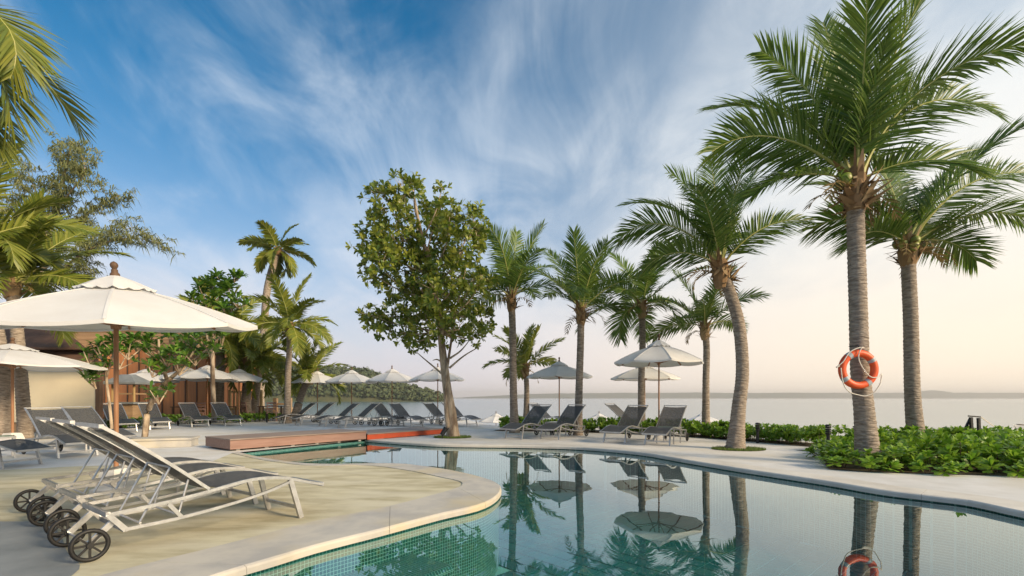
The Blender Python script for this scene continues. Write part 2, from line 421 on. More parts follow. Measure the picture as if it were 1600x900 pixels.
def sheet(name, loops, z, material, skirt=None):
    mb = MB(); lp = [[v3(p, 0) for p in l] for l in loops]
    flat = [p for l in lp for p in l]
    tris = []
    for t in tessellate_polygon(lp):
        a, b, c = [flat[i] for i in t]
        tris.append(t if (b - a).cross(c - a).z > 0 else (t[0], t[2], t[1]))
    mb.add([(p.x, p.y, z) for p in flat], tris)
    if skirt is not None:
        l = lp[0]; n = len(l)
        mb.add([(p.x, p.y, z) for p in l] + [(p.x, p.y, skirt) for p in l], [(i, (i + 1) % n, n + (i + 1) % n, n + i) for i in range(n)])
    return mb.build(name, material)

DECK = [(-46, -7), (16, -7), (16, 9.3), (12.5, 10.9), (9.6, 12.2), (7.6, 14.6), (5.2, 18.6), (2.5, 20.2), (-0.8, 20.3), (-2.4, 25.5), (-8, 28.5), (-14, 32), (-46, 34)]
structure(sheet('pool_deck', [DECK, POOL], 0.0, M_deck, -3.2))
# washed sand-coloured paving of the peninsula on the left
SW = pen_i + [v3(p) for p in ((-5.405, 8.689), (-6.192, 8.355), (-7.308, 8.12), (-8.142, 7.689), (-11, 6.0), (-11, 1.0))]
structure(sheet('sand_paving', [SW], 0.004, M_sandwash))
SLATE = spline([v3(p) for p in ((-9, 4.35), (-6.5, 4.45), (-4.742, 4.479), (-4.33, 4.433), (-3.907, 4.157), (-3.335, 3.62), (-2.838, 3.125), (-2.9, 2.3), (-3.3, 1.2))], 6) + [v3((-9, 1.2))]
structure(sheet('grey_path', [SLATE], 0.008, M_slate))

def resample(a, b, step):
    """pairs of points along two lines at equal arc length of the first"""
    L = [0]
    for i in range(1, len(a)): L.append(L[-1] + (a[i] - a[i - 1]).length)
    Lb = [0]
    for i in range(1, len(b)): Lb.append(Lb[-1] + (b[i] - b[i - 1]).length)
    n = max(2, int(L[-1] / step))
    def at(l, acc, t):
        t = min(max(t, 0), acc[-1])
        for i in range(1, len(l)):
            if acc[i] >= t - 1e-9:
                k = (t - acc[i - 1]) / max(acc[i] - acc[i - 1], 1e-9); return l[i - 1].lerp(l[i], k)
        return l[-1]
    def idx(acc, t):
        for i in range(1, len(acc)):
            if acc[i] >= t - 1e-9: return i - 1 + (t - acc[i - 1]) / max(acc[i] - acc[i - 1], 1e-9)
        return len(acc) - 1.0
    out = []
    for q in range(n + 1):
        t = L[-1] * q / n; u = idx(L, t); i = min(int(u), len(a) - 2); k = u - i
        out.append((a[i].lerp(a[i + 1], k), b[i].lerp(b[i + 1], k)))
    return out

def coping(name, outer, inner, sub, per, material):
    """coping stones along the pool's edge, each stone a child"""
    root = bpy.data.objects.new(name, None); COL.objects.link(root); structure(root)
    pr = resample(outer, inner, sub)
    i = 0
    while i < len(pr) - 1:
        seg = pr[i:i + per + 1]
        if len(seg) < 2: break
        mb = MB(); g = 0.002; vv = []
        for q, (o, n_) in enumerate(seg):
            t = (seg[min(q + 1, len(seg) - 1)][0] - seg[max(q - 1, 0)][0]).normalized()
            sh = t * (g if q == 0 else -g if q == len(seg) - 1 else 0)
            w = (o - n_).normalized()
            oo = o + w * 0.045 + sh; nn = n_ + sh
            zt = 0.014 + rnd.uniform(-.001, .001) * 0
            vv += [(oo.x, oo.y, -0.052), (oo.x, oo.y, -0.012), (oo.x - w.x * .006, oo.y - w.y * .006, 0.004), (oo.x - w.x * .022, oo.y - w.y * .022, zt), (nn.x, nn.y, zt), (nn.x, nn.y, -0.052)]
        k = len(seg)
        ff = [(a * 6 + j, a * 6 + (j + 1) % 6, (a + 1) * 6 + (j + 1) % 6, (a + 1) * 6 + j) for a in range(k - 1) for j in range(6)]
        ff += [tuple(range(6))[::-1], tuple((k - 1) * 6 + j for j in range(6))]
        mb.add(vv, ff)
        mb.build('coping_stone', material, root)
        i += per
    return root
coping('pool_coping_left', pen_o, pen_i, 0.14, 9, M_coping)
far_in = []
for i, p in enumerate(far_o):
    t = (far_o[min(i + 1, len(far_o) - 1)] - far_o[max(i - 1, 0)]).normalized()
    far_in.append(p + Vector((-t.y, t.x, 0)) * 0.42)
coping('pool_coping_right', far_o, far_in, 0.14, 9, M_copedge)

# pool shell, ledges, floor tiles, water
FLOOR_Z = -0.92
mb = MB(); n = len(POOL)
mb.add([(p.x, p.y, -0.03) for p in POOL] + [(p.x, p.y, FLOOR_Z - 0.02) for p in POOL], [(i, (i + 1) % n, n + (i + 1) % n, n + i) for i in range(n)])
structure(mb.build('pool_wall', MATS['mosaic']))
floor = structure(sheet('pool_floor', [POOL], FLOOR_Z - 0.012, M_grout))
def ledge(name, w0, w1, z, cnt):
    mb = MB(); path = pen_o[:cnt]; vv = []
    for i, p in enumerate(path):
        t = (path[min(i + 1, len(path) - 1)] - path[max(i - 1, 0)]).normalized(); s = Vector((t.y, -t.x, 0))
        a, b = p + s * w0, p + s * w1
        vv += [(a.x, a.y, z), (b.x - s.x * .03, b.y - s.y * .03, z), (b.x, b.y, z - .03), (b.x, b.y, FLOOR_Z)]
    mb.add(vv, [(i * 4 + j, i * 4 + j + 1, (i + 1) * 4 + j + 1, (i + 1) * 4 + j) for i in range(len(path) - 1) for j in range(3)])
    return structure(mb.build(name, MATS['mosaic']))
ledge('pool_step_upper', -0.02, 0.55, -0.30, 34)
ledge('pool_step_lower', 0.54, 1.05, -0.58, 33)
TS = 0.25
tile_mb = MB(); h = TS / 2 - 0.010
tile_mb.add([(-h, -h, 0), (h, -h, 0), (h, h, 0), (-h, h, 0), (-h, -h, -.01), (h, -h, -.01), (h, h, -.01), (-h, h, -.01)],
            [(0, 1, 2, 3), (0, 4, 5, 1), (1, 5, 6, 2), (2, 6, 7, 3), (3, 7, 4, 0)])
TA = R(43); ct, st = math.cos(TA), math.sin(TA); cells = []
for i in range(-80, 81):
    for j in range(-80, 81):
        x, y = (i * TS) * ct - (j * TS) * st, 6 + (i * TS) * st + (j * TS) * ct
        if inside((x, y), POOL): cells.append((x, y))
def shown(c): # size in the picture, in view
    inview = c[1] > 3.9 and abs(c[0]) < c[1] * 1.02
    return (0 if inview else 1, c[1] * c[1] + c[0] * c[0])
cells.sort(key=shown)
first = None
for x, y in cells[:300]:
    if first is None:
        first = tile_mb.build('floor_tile', M_tile, floor, loc=(x, y, FLOOR_Z)); o = first
    else: o = inst('floor_tile', first.data, floor, (x, y, FLOOR_Z))
    o.rotation_euler = (0, 0, TA)
rest = MB()
for x, y in cells[300:]:
    rest.add([(x + a * ct - b * st, y + a * st + b * ct, FLOOR_Z + c) for a, b, c in tile_mb.v], tile_mb.f)
structure(rest.build('floor_tiles_rest', M_tile, floor), 'stuff')
structure(sheet('pool_water', [POOL], -0.066, MATS['water']))

# beach, sea, hill across the bay, far shore
mb = MB(); nx, ny = 60, 40; vv = []
for j in range(ny + 1):
    for i in range(nx + 1):
        x = -70 + 230 * i / nx; y = 8 + 62 * j / ny
        z = -2.30 - 0.006 * (y - 8) - 0.055 * max(0, y - 44) + 0.06 * noise.noise((x * .3, y * .3, 0))
        vv.append((x, y, z))
mb.add(vv, [(j * (nx + 1) + i, j * (nx + 1) + i + 1, (j + 1) * (nx + 1) + i + 1, (j + 1) * (nx + 1) + i) for j in range(ny) for i in range(nx)])
structure(mb.build('beach', M_beach, smooth=True))
mb = MB(); mb.add([(-9000, -9000, -2.75), (9000, -9000, -2.75), (9000, 9000, -2.75), (-9000, 9000, -2.75)], [(0, 1, 2, 3)])
structure(mb.build('sea', MATS['sea']))

def hill_h(x):
    prof = [(-420, 40), (-330, 46), (-260, 42), (-215, 38), (-190, 36.5), (-178, 36), (-160, 28), (-146, 23), (-118, 13.5), (-106, 7), (-94, 3.5), (-86, 1.5), (-78, -4)]
    for (a, ha), (b, hb) in zip(prof, prof[1:]):
        if a <= x <= b: return ha + (hb - ha) * (x - a) / (b - a)
    return -4
mb = MB(); nx, ny = 90, 24; vv = []
def hill_z(x, v):
    k = math.sin(PI * min(max(v, 0), 1)) ** 0.8
    hh = hill_h(x) * .95 - (2.5 if hill_h(x) > 8 else 0); return -3.5 + (hh + 3.5) * k + 1.2 * noise.noise((x * .05, v * 4, 3)) * k
for j in range(ny + 1):
    for i in range(nx + 1):
        x = -420 + 342 * i / nx; v = j / ny
        vv.append((x, 530 + 130 * v, hill_z(x, v)))
mb.add(vv, [(j * (nx + 1) + i, j * (nx + 1) + i + 1, (j + 1) * (nx + 1) + i + 1, (j + 1) * (nx + 1) + i) for j in range(ny) for i in range(nx)])
structure(mb.build('hill', M_hill, smooth=True))
mb = MB()
for k in range(3400):
    x = rnd.uniform(-420, -80); v = rnd.uniform(0.03, 0.56)
    z = hill_z(x, v)
    if z < -2.6: continue
    c = Vector((x, 530 + 130 * v, z)); r = rnd.uniform(1.3, 3.2); hh = r * rnd.uniform(0.9, 1.7)
    for q in range(13):
        d = Vector((rnd.gauss(0, 1), rnd.gauss(0, 1), rnd.gauss(0.25, .8))).normalized()
        p = c + Vector((d.x * r, d.y * r, hh * .7 + d.z * hh)); s = r * rnd.uniform(.35, .75)
        t1 = d.cross(Vector((rnd.random(), rnd.random(), 1))).normalized(); t2 = d.cross(t1)
        mb.add([p - t1 * s, p + t2 * s * .8, p + t1 * s + d * s * .3, p - t2 * s * .8], [(0, 1, 2, 3)])
tag(mb.build('hill_woodland', M_hillleaf), 'dense green woodland covering the headland across the bay', 'woodland', kind='stuff')
mb = MB(); pts = []
for i in range(161):
    x = -700 + 8200 * i / 160
    e = min(1, max(0, (x + 600) / 1500)); hh = 6 + 58 * e ** .6 + 7 * noise.noise((x * .0016, 0, 0)) + 3 * noise.noise((x * .008, 2, 0))
    if 4790 < x < 5260: hh += 30 * max(0, 1 - abs((x - 4990) / 250)) ** .6
    pts.append((x, hh))
n = len(pts)
mb.add([(x, 5600, -4) for x, _ in pts] + [(x, 5750, hh) for x, hh in pts] + [(x, 6500, -4) for x, _ in pts],
       [(i, i + 1, n + i + 1, n + i) for i in range(n - 1)] + [(n + i, n + i + 1, 2 * n + i + 1, 2 * n + i) for i in range(n - 1)])
structure(mb.build('far_shore', M_farland, smooth=True))
# a small far islet
mb = MB(); mb.lathe([(60, -3), (48, 2), (30, 8), (12, 13), (1, 14)], 14, (560, 4800, 0)); tag(mb.build('islet', M_farland, smooth=True), None, None, kind='structure')

# air
mb = MB(); mb.box(-9500, 9500, -9500, 9500, -6, 112)
hz = mb.build('haze', [])
hm = bpy.data.materials.new('haze_air'); hm.use_nodes = True
N, L = hm.node_tree.nodes, hm.node_tree.links; N.remove(N['Principled BSDF'])
pv = N.new('ShaderNodeVolumePrincipled'); pv.inputs['Color'].default_value = (0.93, 0.90, 0.86, 1); pv.inputs['Density'].default_value = 0.00016; pv.inputs['Anisotropy'].default_value = 0.2
L.new(pv.outputs[0], N['Material Output'].inputs['Volume'])
hz.data.materials.append(hm); structure(hz, 'stuff')

# ================================================================== buildings on the left
def planks_x(root, name, x0, x1, y, z0, z1, w, t, material, gap=0.012, seed=1):
    r = random.Random(seed); x = x0; i = 0
    while x < x1 - 0.02:
        xe = min(x + w, x1); mb = MB(); dy = r.uniform(-.008, .008)
        mb.box(x + gap, xe - gap, y - t / 2 + dy, y + t / 2 + dy, z0, z1)
        mb.build(name, material, root); x = xe; i += 1

tb = thing('timber_building', 'orange timber-clad building with pale boarded upper storey behind the umbrellas', 'building', (-19.5, 27, 0))
def rel(o, root):
    o.location = -Vector(root.location); return o
def part(root, name, material, fn, smooth=False):
    mb = MB(); fn(mb); o = mb.build(name, material, root, smooth=smooth); return rel(o, root)
part(tb, 'wall', M_timber, lambda b: b.box(-25, -16.4, 26.1, 31, 0, 3.75))
r_ = random.Random(5); x = -25.0
while x < -16.45:                                        # vertical timber panels with battens between them
    w = 0.62; dy = r_.uniform(-.012, .012)
    part(tb, 'panel', M_timber, lambda b: b.box(x + .03, min(x + w, -16.42) - .03, 26.0 + dy, 26.098, 0.12, 3.68))
    part(tb, 'batten', M_darkwood, lambda b: b.box(x - .03, x + .027, 25.97, 26.097, 0, 3.74))
    x += w
for k in range(9): # return wall on the right
    part(tb, 'panel', M_timber, lambda b: b.box(-16.398, -16.31, 26.15 + k * .54, 26.15 + k * .54 + .5, 0.12, 3.68))
part(tb, 'storey_wall', M_board, lambda b: b.box(-27, -18.2, 27.2, 31, 3.752, 5.5))
for k in range(8):
    part(tb, 'board', M_board, lambda b: b.box(-27, -18.2, 27.14 - .012 * (k % 2), 27.197, 3.78 + k * .215, 3.78 + k * .215 + .2))
part(tb, 'column', M_yellow, lambda b: b.box(-26.15, -25.6, 26.3, 26.85, 3.752, 5.5))
part(tb, 'recess', M_yellow, lambda b: b.box(-28.4, -26.6, 26.7, 27.1, 3.0, 5.4))
part(tb, 'window', M_darkwood, lambda b: b.box(-27.5, -26.9, 26.66, 26.698, 3.8, 4.5))
part(tb, 'roof', M_roof, lambda b: b.box(-28.8, -17.6, 26.4, 32, 5.502, 5.62))
part(tb, 'parapet', M_darkwood, lambda b: b.box(-19, -16.2, 25.9, 31.2, 3.751, 3.85))

hut = thing('pool_hut', 'low hut with brown hipped roof and a cream roll-down screen', 'hut', (-17.5, 17.5, 0))
part(hut, 'screen', M_cream, lambda b: b.box(-16.55, -13.74, 15.96, 16.0, 0.35, 2.12))
part(hut, 'screen', M_cream, lambda b: b.box(-21, -16.95, 15.96, 16.0, 0.35, 2.12))
for px_ in (-13.66, -16.75, -21.2):
    part(hut, 'post', M_darkwood, lambda b: b.box(px_ - .07, px_ + .07, 15.93, 16.07, 0, 2.14))
part(hut, 'post', M_darkwood, lambda b: b.box(-16.73, -16.59, 19.4, 19.54, 0, 2.14))
part(hut, 'bench_wall', M_board, lambda b: b.box(-21, -13.75, 16.02, 16.1, 0, 0.42))
part(hut, 'back_wall', M_board, lambda b: b.box(-21.2, -16.7, 19.3, 19.4, 0, 2.1))
part(hut, 'beam', M_darkwood, lambda b: b.box(-21.5, -13.5, 15.9, 16.1, 2.142, 2.24))
def hip(b, x0, x1, y0, y1, z0, x2, x3, y2, y3, z1, t=.07, sk=0.0, sk2=0.0):
    b.add([(x0, y0, z0), (x1, y0, z0), (x1 - sk, y1, z0), (x0, y1, z0), (x2, y2, z1), (x3, y2, z1), (x3 - sk2, y3, z1), (x2, y3, z1),
           (x0, y0, z0 - t), (x1, y0, z0 - t), (x1 - sk, y1, z0 - t), (x0, y1, z0 - t)],
          [(0, 1, 5, 4), (1, 2, 6, 5), (2, 3, 7, 6), (3, 0, 4, 7), (4, 5, 6, 7), (8, 9, 1, 0), (9, 10, 2, 1), (10, 11, 3, 2), (11, 8, 0, 3), (11, 10, 9, 8)])
part(hut, 'roof', M_roof, lambda b: hip(b, -22.3, -13.2, 15.5, 20.2, 2.33, -21.2, -14.2, 16.1, 19.2, 2.72, sk=3.7, sk2=2.4))
part(hut, 'roof', M_roof, lambda b: hip(b, -21.7, -13.85, 15.7, 19.6, 2.80, -19.2, -16.6, 17.4, 17.9, 3.95, sk=3.0, sk2=.3))
part(hut, 'ridge_cap', M_darkwood, lambda b: b.rect([(-19.2, 17.65, 3.97), (-16.6, 17.65, 3.97)], .12, .04))

cab = thing('service_cabinet', 'small grey-topped timber cabinet standing by the orange timber wall', 'cabinet', (-16.3, 20.5, 0))
part(cab, 'body', M_board, lambda b: b.box(-16.75, -15.85, 20.2, 20.9, 0, 0.9))
part(cab, 'top', M_slate, lambda b: b.box(-16.85, -15.75, 20.1, 21.0, 0.902, 0.98))
part(cab, 'shelf', M_board, lambda b: b.box(-16.8, -15.8, 20.3, 20.9, 1.3, 1.36))
for px_ in (-16.78, -15.88):
    part(cab, 'post', M_yellow, lambda b: b.box(px_, px_ + .06, 20.25, 20.31, 0.982, 1.75))
part(cab, 'roof', M_slate, lambda b: hip(b, -17.0, -15.6, 20.0, 21.1, 1.8, -16.5, -16.1, 20.4, 20.7, 2.15))

fen = thing('terrace_fence', 'low slatted wooden fence at the end of the dining terrace', 'fence', (-13.3, 27, 0))
for k in range(9):
    part(fen, 'slat', M_yellow, lambda b: b.box(-15.55 + k * .17, -15.47 + k * .17, 26.98, 27.02, 0.55, 1.45))
for zz in (0.5, 1.45):
    part(fen, 'rail', M_yellow, lambda b: b.box(-15.7, -14.0, 26.96, 27.04, zz, zz + .09))
for xx in (-15.75, -14.0):
    part(fen, 'post', M_yellow, lambda b: b.box(xx - .06, xx + .06, 26.94, 27.06, 0, 1.6))
wl = thing('terrace_wall', 'low pale stone wall behind the dining tables', 'wall', (-16, 27.8, 0))
part(wl, 'base', M_copedge, lambda b: b.box(-20.0, -12.3, 27.6, 27.9, 0, 0.52))
part(wl, 'cap', M_cream, lambda b: b.box(-20.05, -12.25, 27.55, 27.95, 0.522, 0.60))
for k, xx in enumerate((-13.35, -12.55)):
    part(wl, 'post', M_board, lambda b: b.box(xx - .1, xx + .1, 27.2, 27.4, 0, 1.15))
part(wl, 'rail', M_board, lambda b: b.box(-13.25, -12.65, 27.25, 27.35, 0.75, 0.88))

# dining tables and chairs
def dining_table(label, x, y, rz):
    t = thing('dining_table', label, 'table', (x, y, 0), rz, 'dining tables on the terrace')
    mb = MB(); mb.box(-.6, .6, -.4, .4, .70, .74); mb.build('table_top', M_darkwood, t)
    for sx in (-.52, .52):
        for sy in (-.33, .33):
            mb = MB(); mb.box(sx - .035, sx + .035, sy - .035, sy + .035, 0, .698); mb.build('leg', M_darkwood, t)
def dining_chair(label, x, y, rz):
    t = thing('dining_chair', label, 'chair', (x, y, 0), rz, 'wooden dining chairs on the terrace')
    mb = MB(); mb.box(-.22, .22, -.22, .22, .43, .46); mb.build('seat', M_fascia, t)
    for sx in (-.2, .2):
        mb = MB(); mb.box(sx - .02, sx + .02, -.22, -.18, 0, .428); mb.build('leg', M_fascia, t)
        mb = MB(); mb.rect([(sx, .20, 0), (sx, .20, .45), (sx, .27, .95)], .02, .02, up=(0, 1, 0)); mb.build('leg', M_fascia, t)
    for k in range(3):
        mb = MB(); mb.box(-.178, .178, .2 + k * .025, .225 + k * .025, .58 + k * .14, .66 + k * .14); mb.build('backrest_slat', M_fascia, t)
for lb, x, y, a in (('dark wooden dining table under the leftmost of the distant white umbrellas', -15.8, 23.6, 5), ('dark wooden dining table left of the low slatted fence', -14.1, 24.3, -8),
                    ('dark wooden dining table in front of the twin-trunked palm', -12.5, 25.2, 12), ('dark wooden dining table beside the orange wall and frangipani', -17.6, 22.6, 0)):
    dining_table(lb, x, y, R(a))
for lb, x, y, a in (('brown slatted dining chair directly left of the twin palm trunk', -13.3, 24.4, 150), ('brown slatted dining chair directly right of the twin palm trunk', -11.9, 24.0, 200),
                    ('brown slatted dining chair behind the rightmost loungers of the left row', -15.0, 23.2, 20), ('brown slatted dining chair farthest left beside the orange wall', -18.4, 22.0, 80)):
    dining_chair(lb, x, y, R(a))

# ================================================================== palms
def frond_mb(L, e0, droop, roll, nl, lmax, wl, rg, sway=0.0, seg=14, dense=1.0):
    mb = MB(); P = [Vector((0, 0, 0))]; T = []; yaw = 0.0
    for i in range(seg):
        s = (i + .5) / seg; e = e0 - droop * s ** 1.5; yaw = sway * s * s
        t = Vector((math.cos(e) * math.cos(yaw), math.cos(e) * math.sin(yaw), math.sin(e))); T.append(t); P.append(P[-1] + t * (L / seg))
    rads = [max(.005, (.034 * (1 - i / seg) ** 1.3 + .004) * L / 3.4) for i in range(seg + 1)]
    rads[0] *= 1.9; rads[1] *= 1.3
    mb.tube(P, rads, 5, mi=1)
    for k in range(nl):
        s = .13 + .865 * (k + rg.uniform(-.2, .2)) / nl; u = s * seg; i = min(int(u), seg - 1); f = u - i
        b = P[i].lerp(P[i + 1], f); t = T[i]
        rl = roll + .25 * math.sin(s * 3)
        sv = Vector((-t.y, t.x, 0))
        if sv.length < .05: sv = Vector((0, 1, 0))
        sv.normalize(); up = t.cross(sv)
        if up.z < 0 and abs(e0) < PI / 2 and e0 - droop * s ** 1.5 > -PI / 2: pass
        S = sv * math.cos(rl) + up * math.sin(rl); U = up * math.cos(rl) - sv * math.sin(rl)
        env = math.sin(PI * min(1, .17 + .72 * s)) ** .8
        ll = lmax * max(.24, env)
        fa = R(22 + 42 * s)
        for sg in (-1, 1):
            if rg.random() > dense: continue
            a = fa + rg.uniform(-.09, .09)
            d = (S * (sg * math.cos(a)) + t * math.sin(a) + U * rg.uniform(.05, .25)).normalized()
            l = ll * rg.uniform(.86, 1.08)
            wv = (t - d * t.dot(d)).normalized()
            wv = (wv * .9 + U * (.45 * rg.uniform(-1, 1))).normalized()
            g = rg.uniform(.10, .34) * (1.0 - .5 * abs(d.z))
            m1 = b + d * (l * .5) - Vector((0, 0, 1)) * (l * g * .22); tp = b + d * (l * .96) - Vector((0, 0, 1)) * (l * g)
            w = wl * (.7 + .5 * env)
            mb.add([b - wv * w * .3, b + wv * w * .3, m1 + wv * w * .5, m1 - wv * w * .5, tp], [(0, 1, 2, 3), (3, 2, 4)], 0)
    return mb

def trunk_mb(path, r0, r1, flare=1.5, n=14, ring=.10, seed=0):
    rg = random.Random(seed); L = 0; pts = spline(path, 40); acc = [0]
    for i in range(1, len(pts)): acc.append(acc[-1] + (pts[i] - pts[i - 1]).length)
    T = acc[-1]; q = []; rs = []; t = 0; k = 0; j = 0
    def at(t):
        for i in range(1, len(acc)):
            if acc[i] >= t: return pts[i - 1].lerp(pts[i], (t - acc[i - 1]) / max(1e-6, acc[i] - acc[i - 1]))
        return pts[-1]
    while t < T:
        s = t / T; r = r0 + (r1 - r0) * s ** .8
        r *= 1 + (flare - 1) * math.exp(-t / .45)
        q.append(at(t)); rs.append(r * (1.035 if k % 2 else .975) * rg.uniform(.985, 1.015))
        t += ring * (0.35 if k % 2 else 0.65) * rg.uniform(.85, 1.15); k += 1
    q.append(pts[-1]); rs.append(r1 * .9)
    mb = MB(); mb.tube(q, rs, n); return mb

def palm(label, path, r0, r1, fronds, seed, group, leaf=None, nl=64, lmax=.72, wl=.036, nhusk=18, nuts=0, flare=1.5, head=1.0, dead=2, ring=.1, name='coconut_palm', trunk_n=14, dense=1.0):
    rg = random.Random(seed); leaf = leaf or M_frond
    base = Vector(path[0]); t = thing(name, label, 'palm tree', base, 0, group)
    lp = [Vector(p) - base for p in path]
    smooth_by_angle(trunk_mb(lp, r0, r1, flare, trunk_n, ring, seed).build('trunk', M_trunk, t), 60)
    top = lp[-1]; ax = (lp[-1] - lp[-2]).normalized()
    # fibrous boots of old leaves
    mb = MB()
    for k in range(nhusk):
        a = k * 2.4 + rg.uniform(-.3, .3); zz = rg.uniform(-.36, .12) * head; o = Vector((math.cos(a), math.sin(a), 0)); sd_ = Vector((-o.y, o.x, 0))
        b = top + ax * zz + o * (r1 * .78); l = rg.uniform(.16, .46) * head; w = rg.uniform(.02, .07) * head; e = rg.uniform(.1, 1.3)
        d = o * math.cos(e) + Vector((0, 0, math.sin(e)))
        if rg.random() < .25: d.z *= -.6
        p1 = b + d * l * .6; p2 = b + d * l + o * rg.uniform(0, .06)
        nn = o * .02
        mb.add([b - sd_ * w, b + sd_ * w, p1 + sd_ * w * .6 + nn, p1 - sd_ * w * .6 + nn, p2 + sd_ * w * .15, p2 - sd_ * w * .15, b - sd_ * w * .7 + o * .05 * head, b + sd_ * w * .7 + o * .05 * head],
               [(0, 1, 2, 3), (3, 2, 4, 5), (6, 3, 2, 7)])
    mb.lathe([(r1 * .95, -.42 * head), (r1 * 1.35, -.28 * head), (r1 * 1.5, -.1 * head), (r1 * 1.2, .1 * head), (r1 * .5, .25 * head)], 11, top)
    mb.build('husk', M_husk, t)
    for k in range(nuts):
        a = rg.uniform(0, 2 * PI); c = MB(); rr = .085 * head
        c.lathe([(.02, -rr * 1.25), (rr * .7, -rr * .8), (rr, -rr * .1), (rr * .85, rr * .6), (rr * .3, rr * 1.1), (.01, rr * 1.2)], 10)
        c.build('coconut', M_coco, t, smooth=True, loc=top + Vector((math.cos(a) * r1 * 1.7, math.sin(a) * r1 * 1.7, rg.uniform(-.1, .12))))
    # spear: the closed young leaf
    for az, el, L, dr, roll in fronds:
        mb = frond_mb(L, R(el), R(dr), R(roll), int(nl * (.75 + .08 * L)), lmax, wl, rg, R(rg.uniform(-18, 18)), dense=dense)
        o = mb.build('frond', [leaf, M_rachis], t, loc=top + Vector((math.cos(R(az)) * r1 * .35, math.sin(R(az)) * r1 * .35, .05 * head)))
        o.rotation_euler = (0, 0, R(az))
    for k in range(dead):
        a = rg.uniform(0, 360)
        mb = frond_mb(rg.uniform(.6, 1.1) * head, R(rg.uniform(0, 30)), R(rg.uniform(70, 120)), R(rg.uniform(-40, 40)), 10, .22 * head, .03, rg)
        o = mb.build('dead_frond', [M_frond3, M_husk], t, loc=top + Vector((math.cos(R(a)) * r1, math.sin(R(a)) * r1, -.12 * head))); o.rotation_euler = (0, 0, R(a))
    return t

def crown(n, L, seed, el0=82, el1=-5, dr0=35, dr1=75, az0=0):
    rg = random.Random(seed); out = []
    for k in range(n):
        u = k / (n - 1); out.append((az0 + k * 137.5 + rg.uniform(-12, 12), el0 + (el1 - el0) * u ** .9 + rg.uniform(-6, 6), L * rg.uniform(.85, 1.1) * (1 - .12 * u), dr0 + (dr1 - dr0) * u + rg.uniform(-12, 12), rg.uniform(-40, 40)))
    return out

G_R = 'coconut palms along the seaward side of the pool'
# the big palm with the lifebuoy
palm('tallest coconut palm with the orange lifebuoy hung on its trunk', [(6.119, 8.3, -0.003), (6.042, 8.3, 0.952), (5.976, 8.3, 1.644), (5.932, 8.3, 3.039), (5.899, 8.3, 4.138), (5.899, 8.3, 4.819)], .150, .128,
     [(178, 44, 2.75, 84, 30), (166, 62, 2.9, 66, -35), (148, 76, 3.1, 34, 28), (100, 85, 3.4, 18, -15), (70, 82, 3.5, 26, 20), (28, 76, 3.4, 72, -45), (6, 66, 3.3, 100, 48), (-20, 70, 3.0, 80, -28),
      (-75, 78, 3.2, 44, 15), (-115, 74, 2.7, 45, -25), (186, 12, 1.9, 55, -30), (-14, 24, 1.8, 60, 30), (85, 55, 2.8, 55, 5)],
     3, G_R, nl=112, lmax=1.0, wl=.028, nhusk=70, nuts=4, flare=1.5, head=1.25, dead=7, ring=.085, trunk_n=20)
palm('coconut palm on the far right beside the one with the lifebuoy', [(8.895, 10.6, -0.014), (8.782, 10.6, 1.178), (8.74, 10.6, 2.862), (8.698, 10.6, 3.844), (8.684, 10.6, 4.475)], .148, .13,
     [(178, 42, 2.1, 74, 30), (22, 64, 3.5, 54, -40), (4, 56, 3.7, 76, 45), (-12, 36, 2.9, 88, -20), (60, 72, 3.2, 46, 20), (100, 80, 3.0, 30, 0), (150, 66, 2.6, 55, -25), (-55, 66, 2.8, 60, 25), (200, 20, 1.8, 66, 10), (14, 18, 2.0, 66, -35), (40, 42, 2.8, 70, 15)],
     8, G_R, nl=104, lmax=.95, wl=.029, nhusk=56, nuts=5, flare=1.45, head=1.1, dead=6, ring=.085, trunk_n=18)
palm('leaning coconut palm with a curved pale trunk on a round grass patch', [(5.035, 10.9, -0.004), (5.107, 10.9, 0.89), (5.194, 10.9, 1.756), (5.121, 10.9, 2.766), (4.934, 10.9, 3.458), (4.703, 10.9, 4.093)], .15, .122,
     [(178, 56, 2.8, 112, 38), (168, 68, 2.8, 80, -30), (135, 80, 2.95, 42, 28), (85, 84, 3.05, 28, -15), (25, 76, 2.75, 34, -30), (3, 52, 2.3, 60, 38), (-80, 78, 2.7, 40, 15), (192, 24, 2.0, 78, 20), (-130, 60, 2.3, 70, -20), (50, 55, 2.2, 55, 10)],
     21, G_R, nl=96, lmax=.78, wl=.026, nhusk=56, nuts=2, flare=1.5, head=1.1, dead=6, ring=.075, trunk_n=16)
palm('slender coconut palm just behind the leaning one', [(5.855, 14.6, -0.009), (5.855, 14.6, 1.575), (5.874, 14.6, 2.638), (5.816, 14.6, 3.276)], .105, .095, crown(10, 2.0, 31, 84, 20, 30, 70), 31, G_R, nl=64, lmax=.66, wl=.030, nhusk=40, head=.9, dead=2, ring=.1)
palm('coconut palm behind the pair of white umbrellas', [(4.191, 15.6, -0.048), (4.171, 15.6, 1.604), (4.212, 15.6, 2.843), (4.191, 15.6, 4.123)], .11, .10, crown(13, 2.3, 37, 82, -12, 30, 85), 37, G_R, nl=70, lmax=.72, wl=.030, nhusk=40, head=1.0, dead=3)
palm('coconut palm between the two right-hand groups of loungers', [(2.045, 15, -0.041), (2.085, 15, 1.587), (2.124, 15, 2.778), (2.144, 15, 3.85)], .115, .105, crown(11, 2.4, 43, 86, 28, 22, 66, 95), 43, G_R, nl=72, lmax=.76, wl=.030, nhusk=48, head=1.1, dead=3)
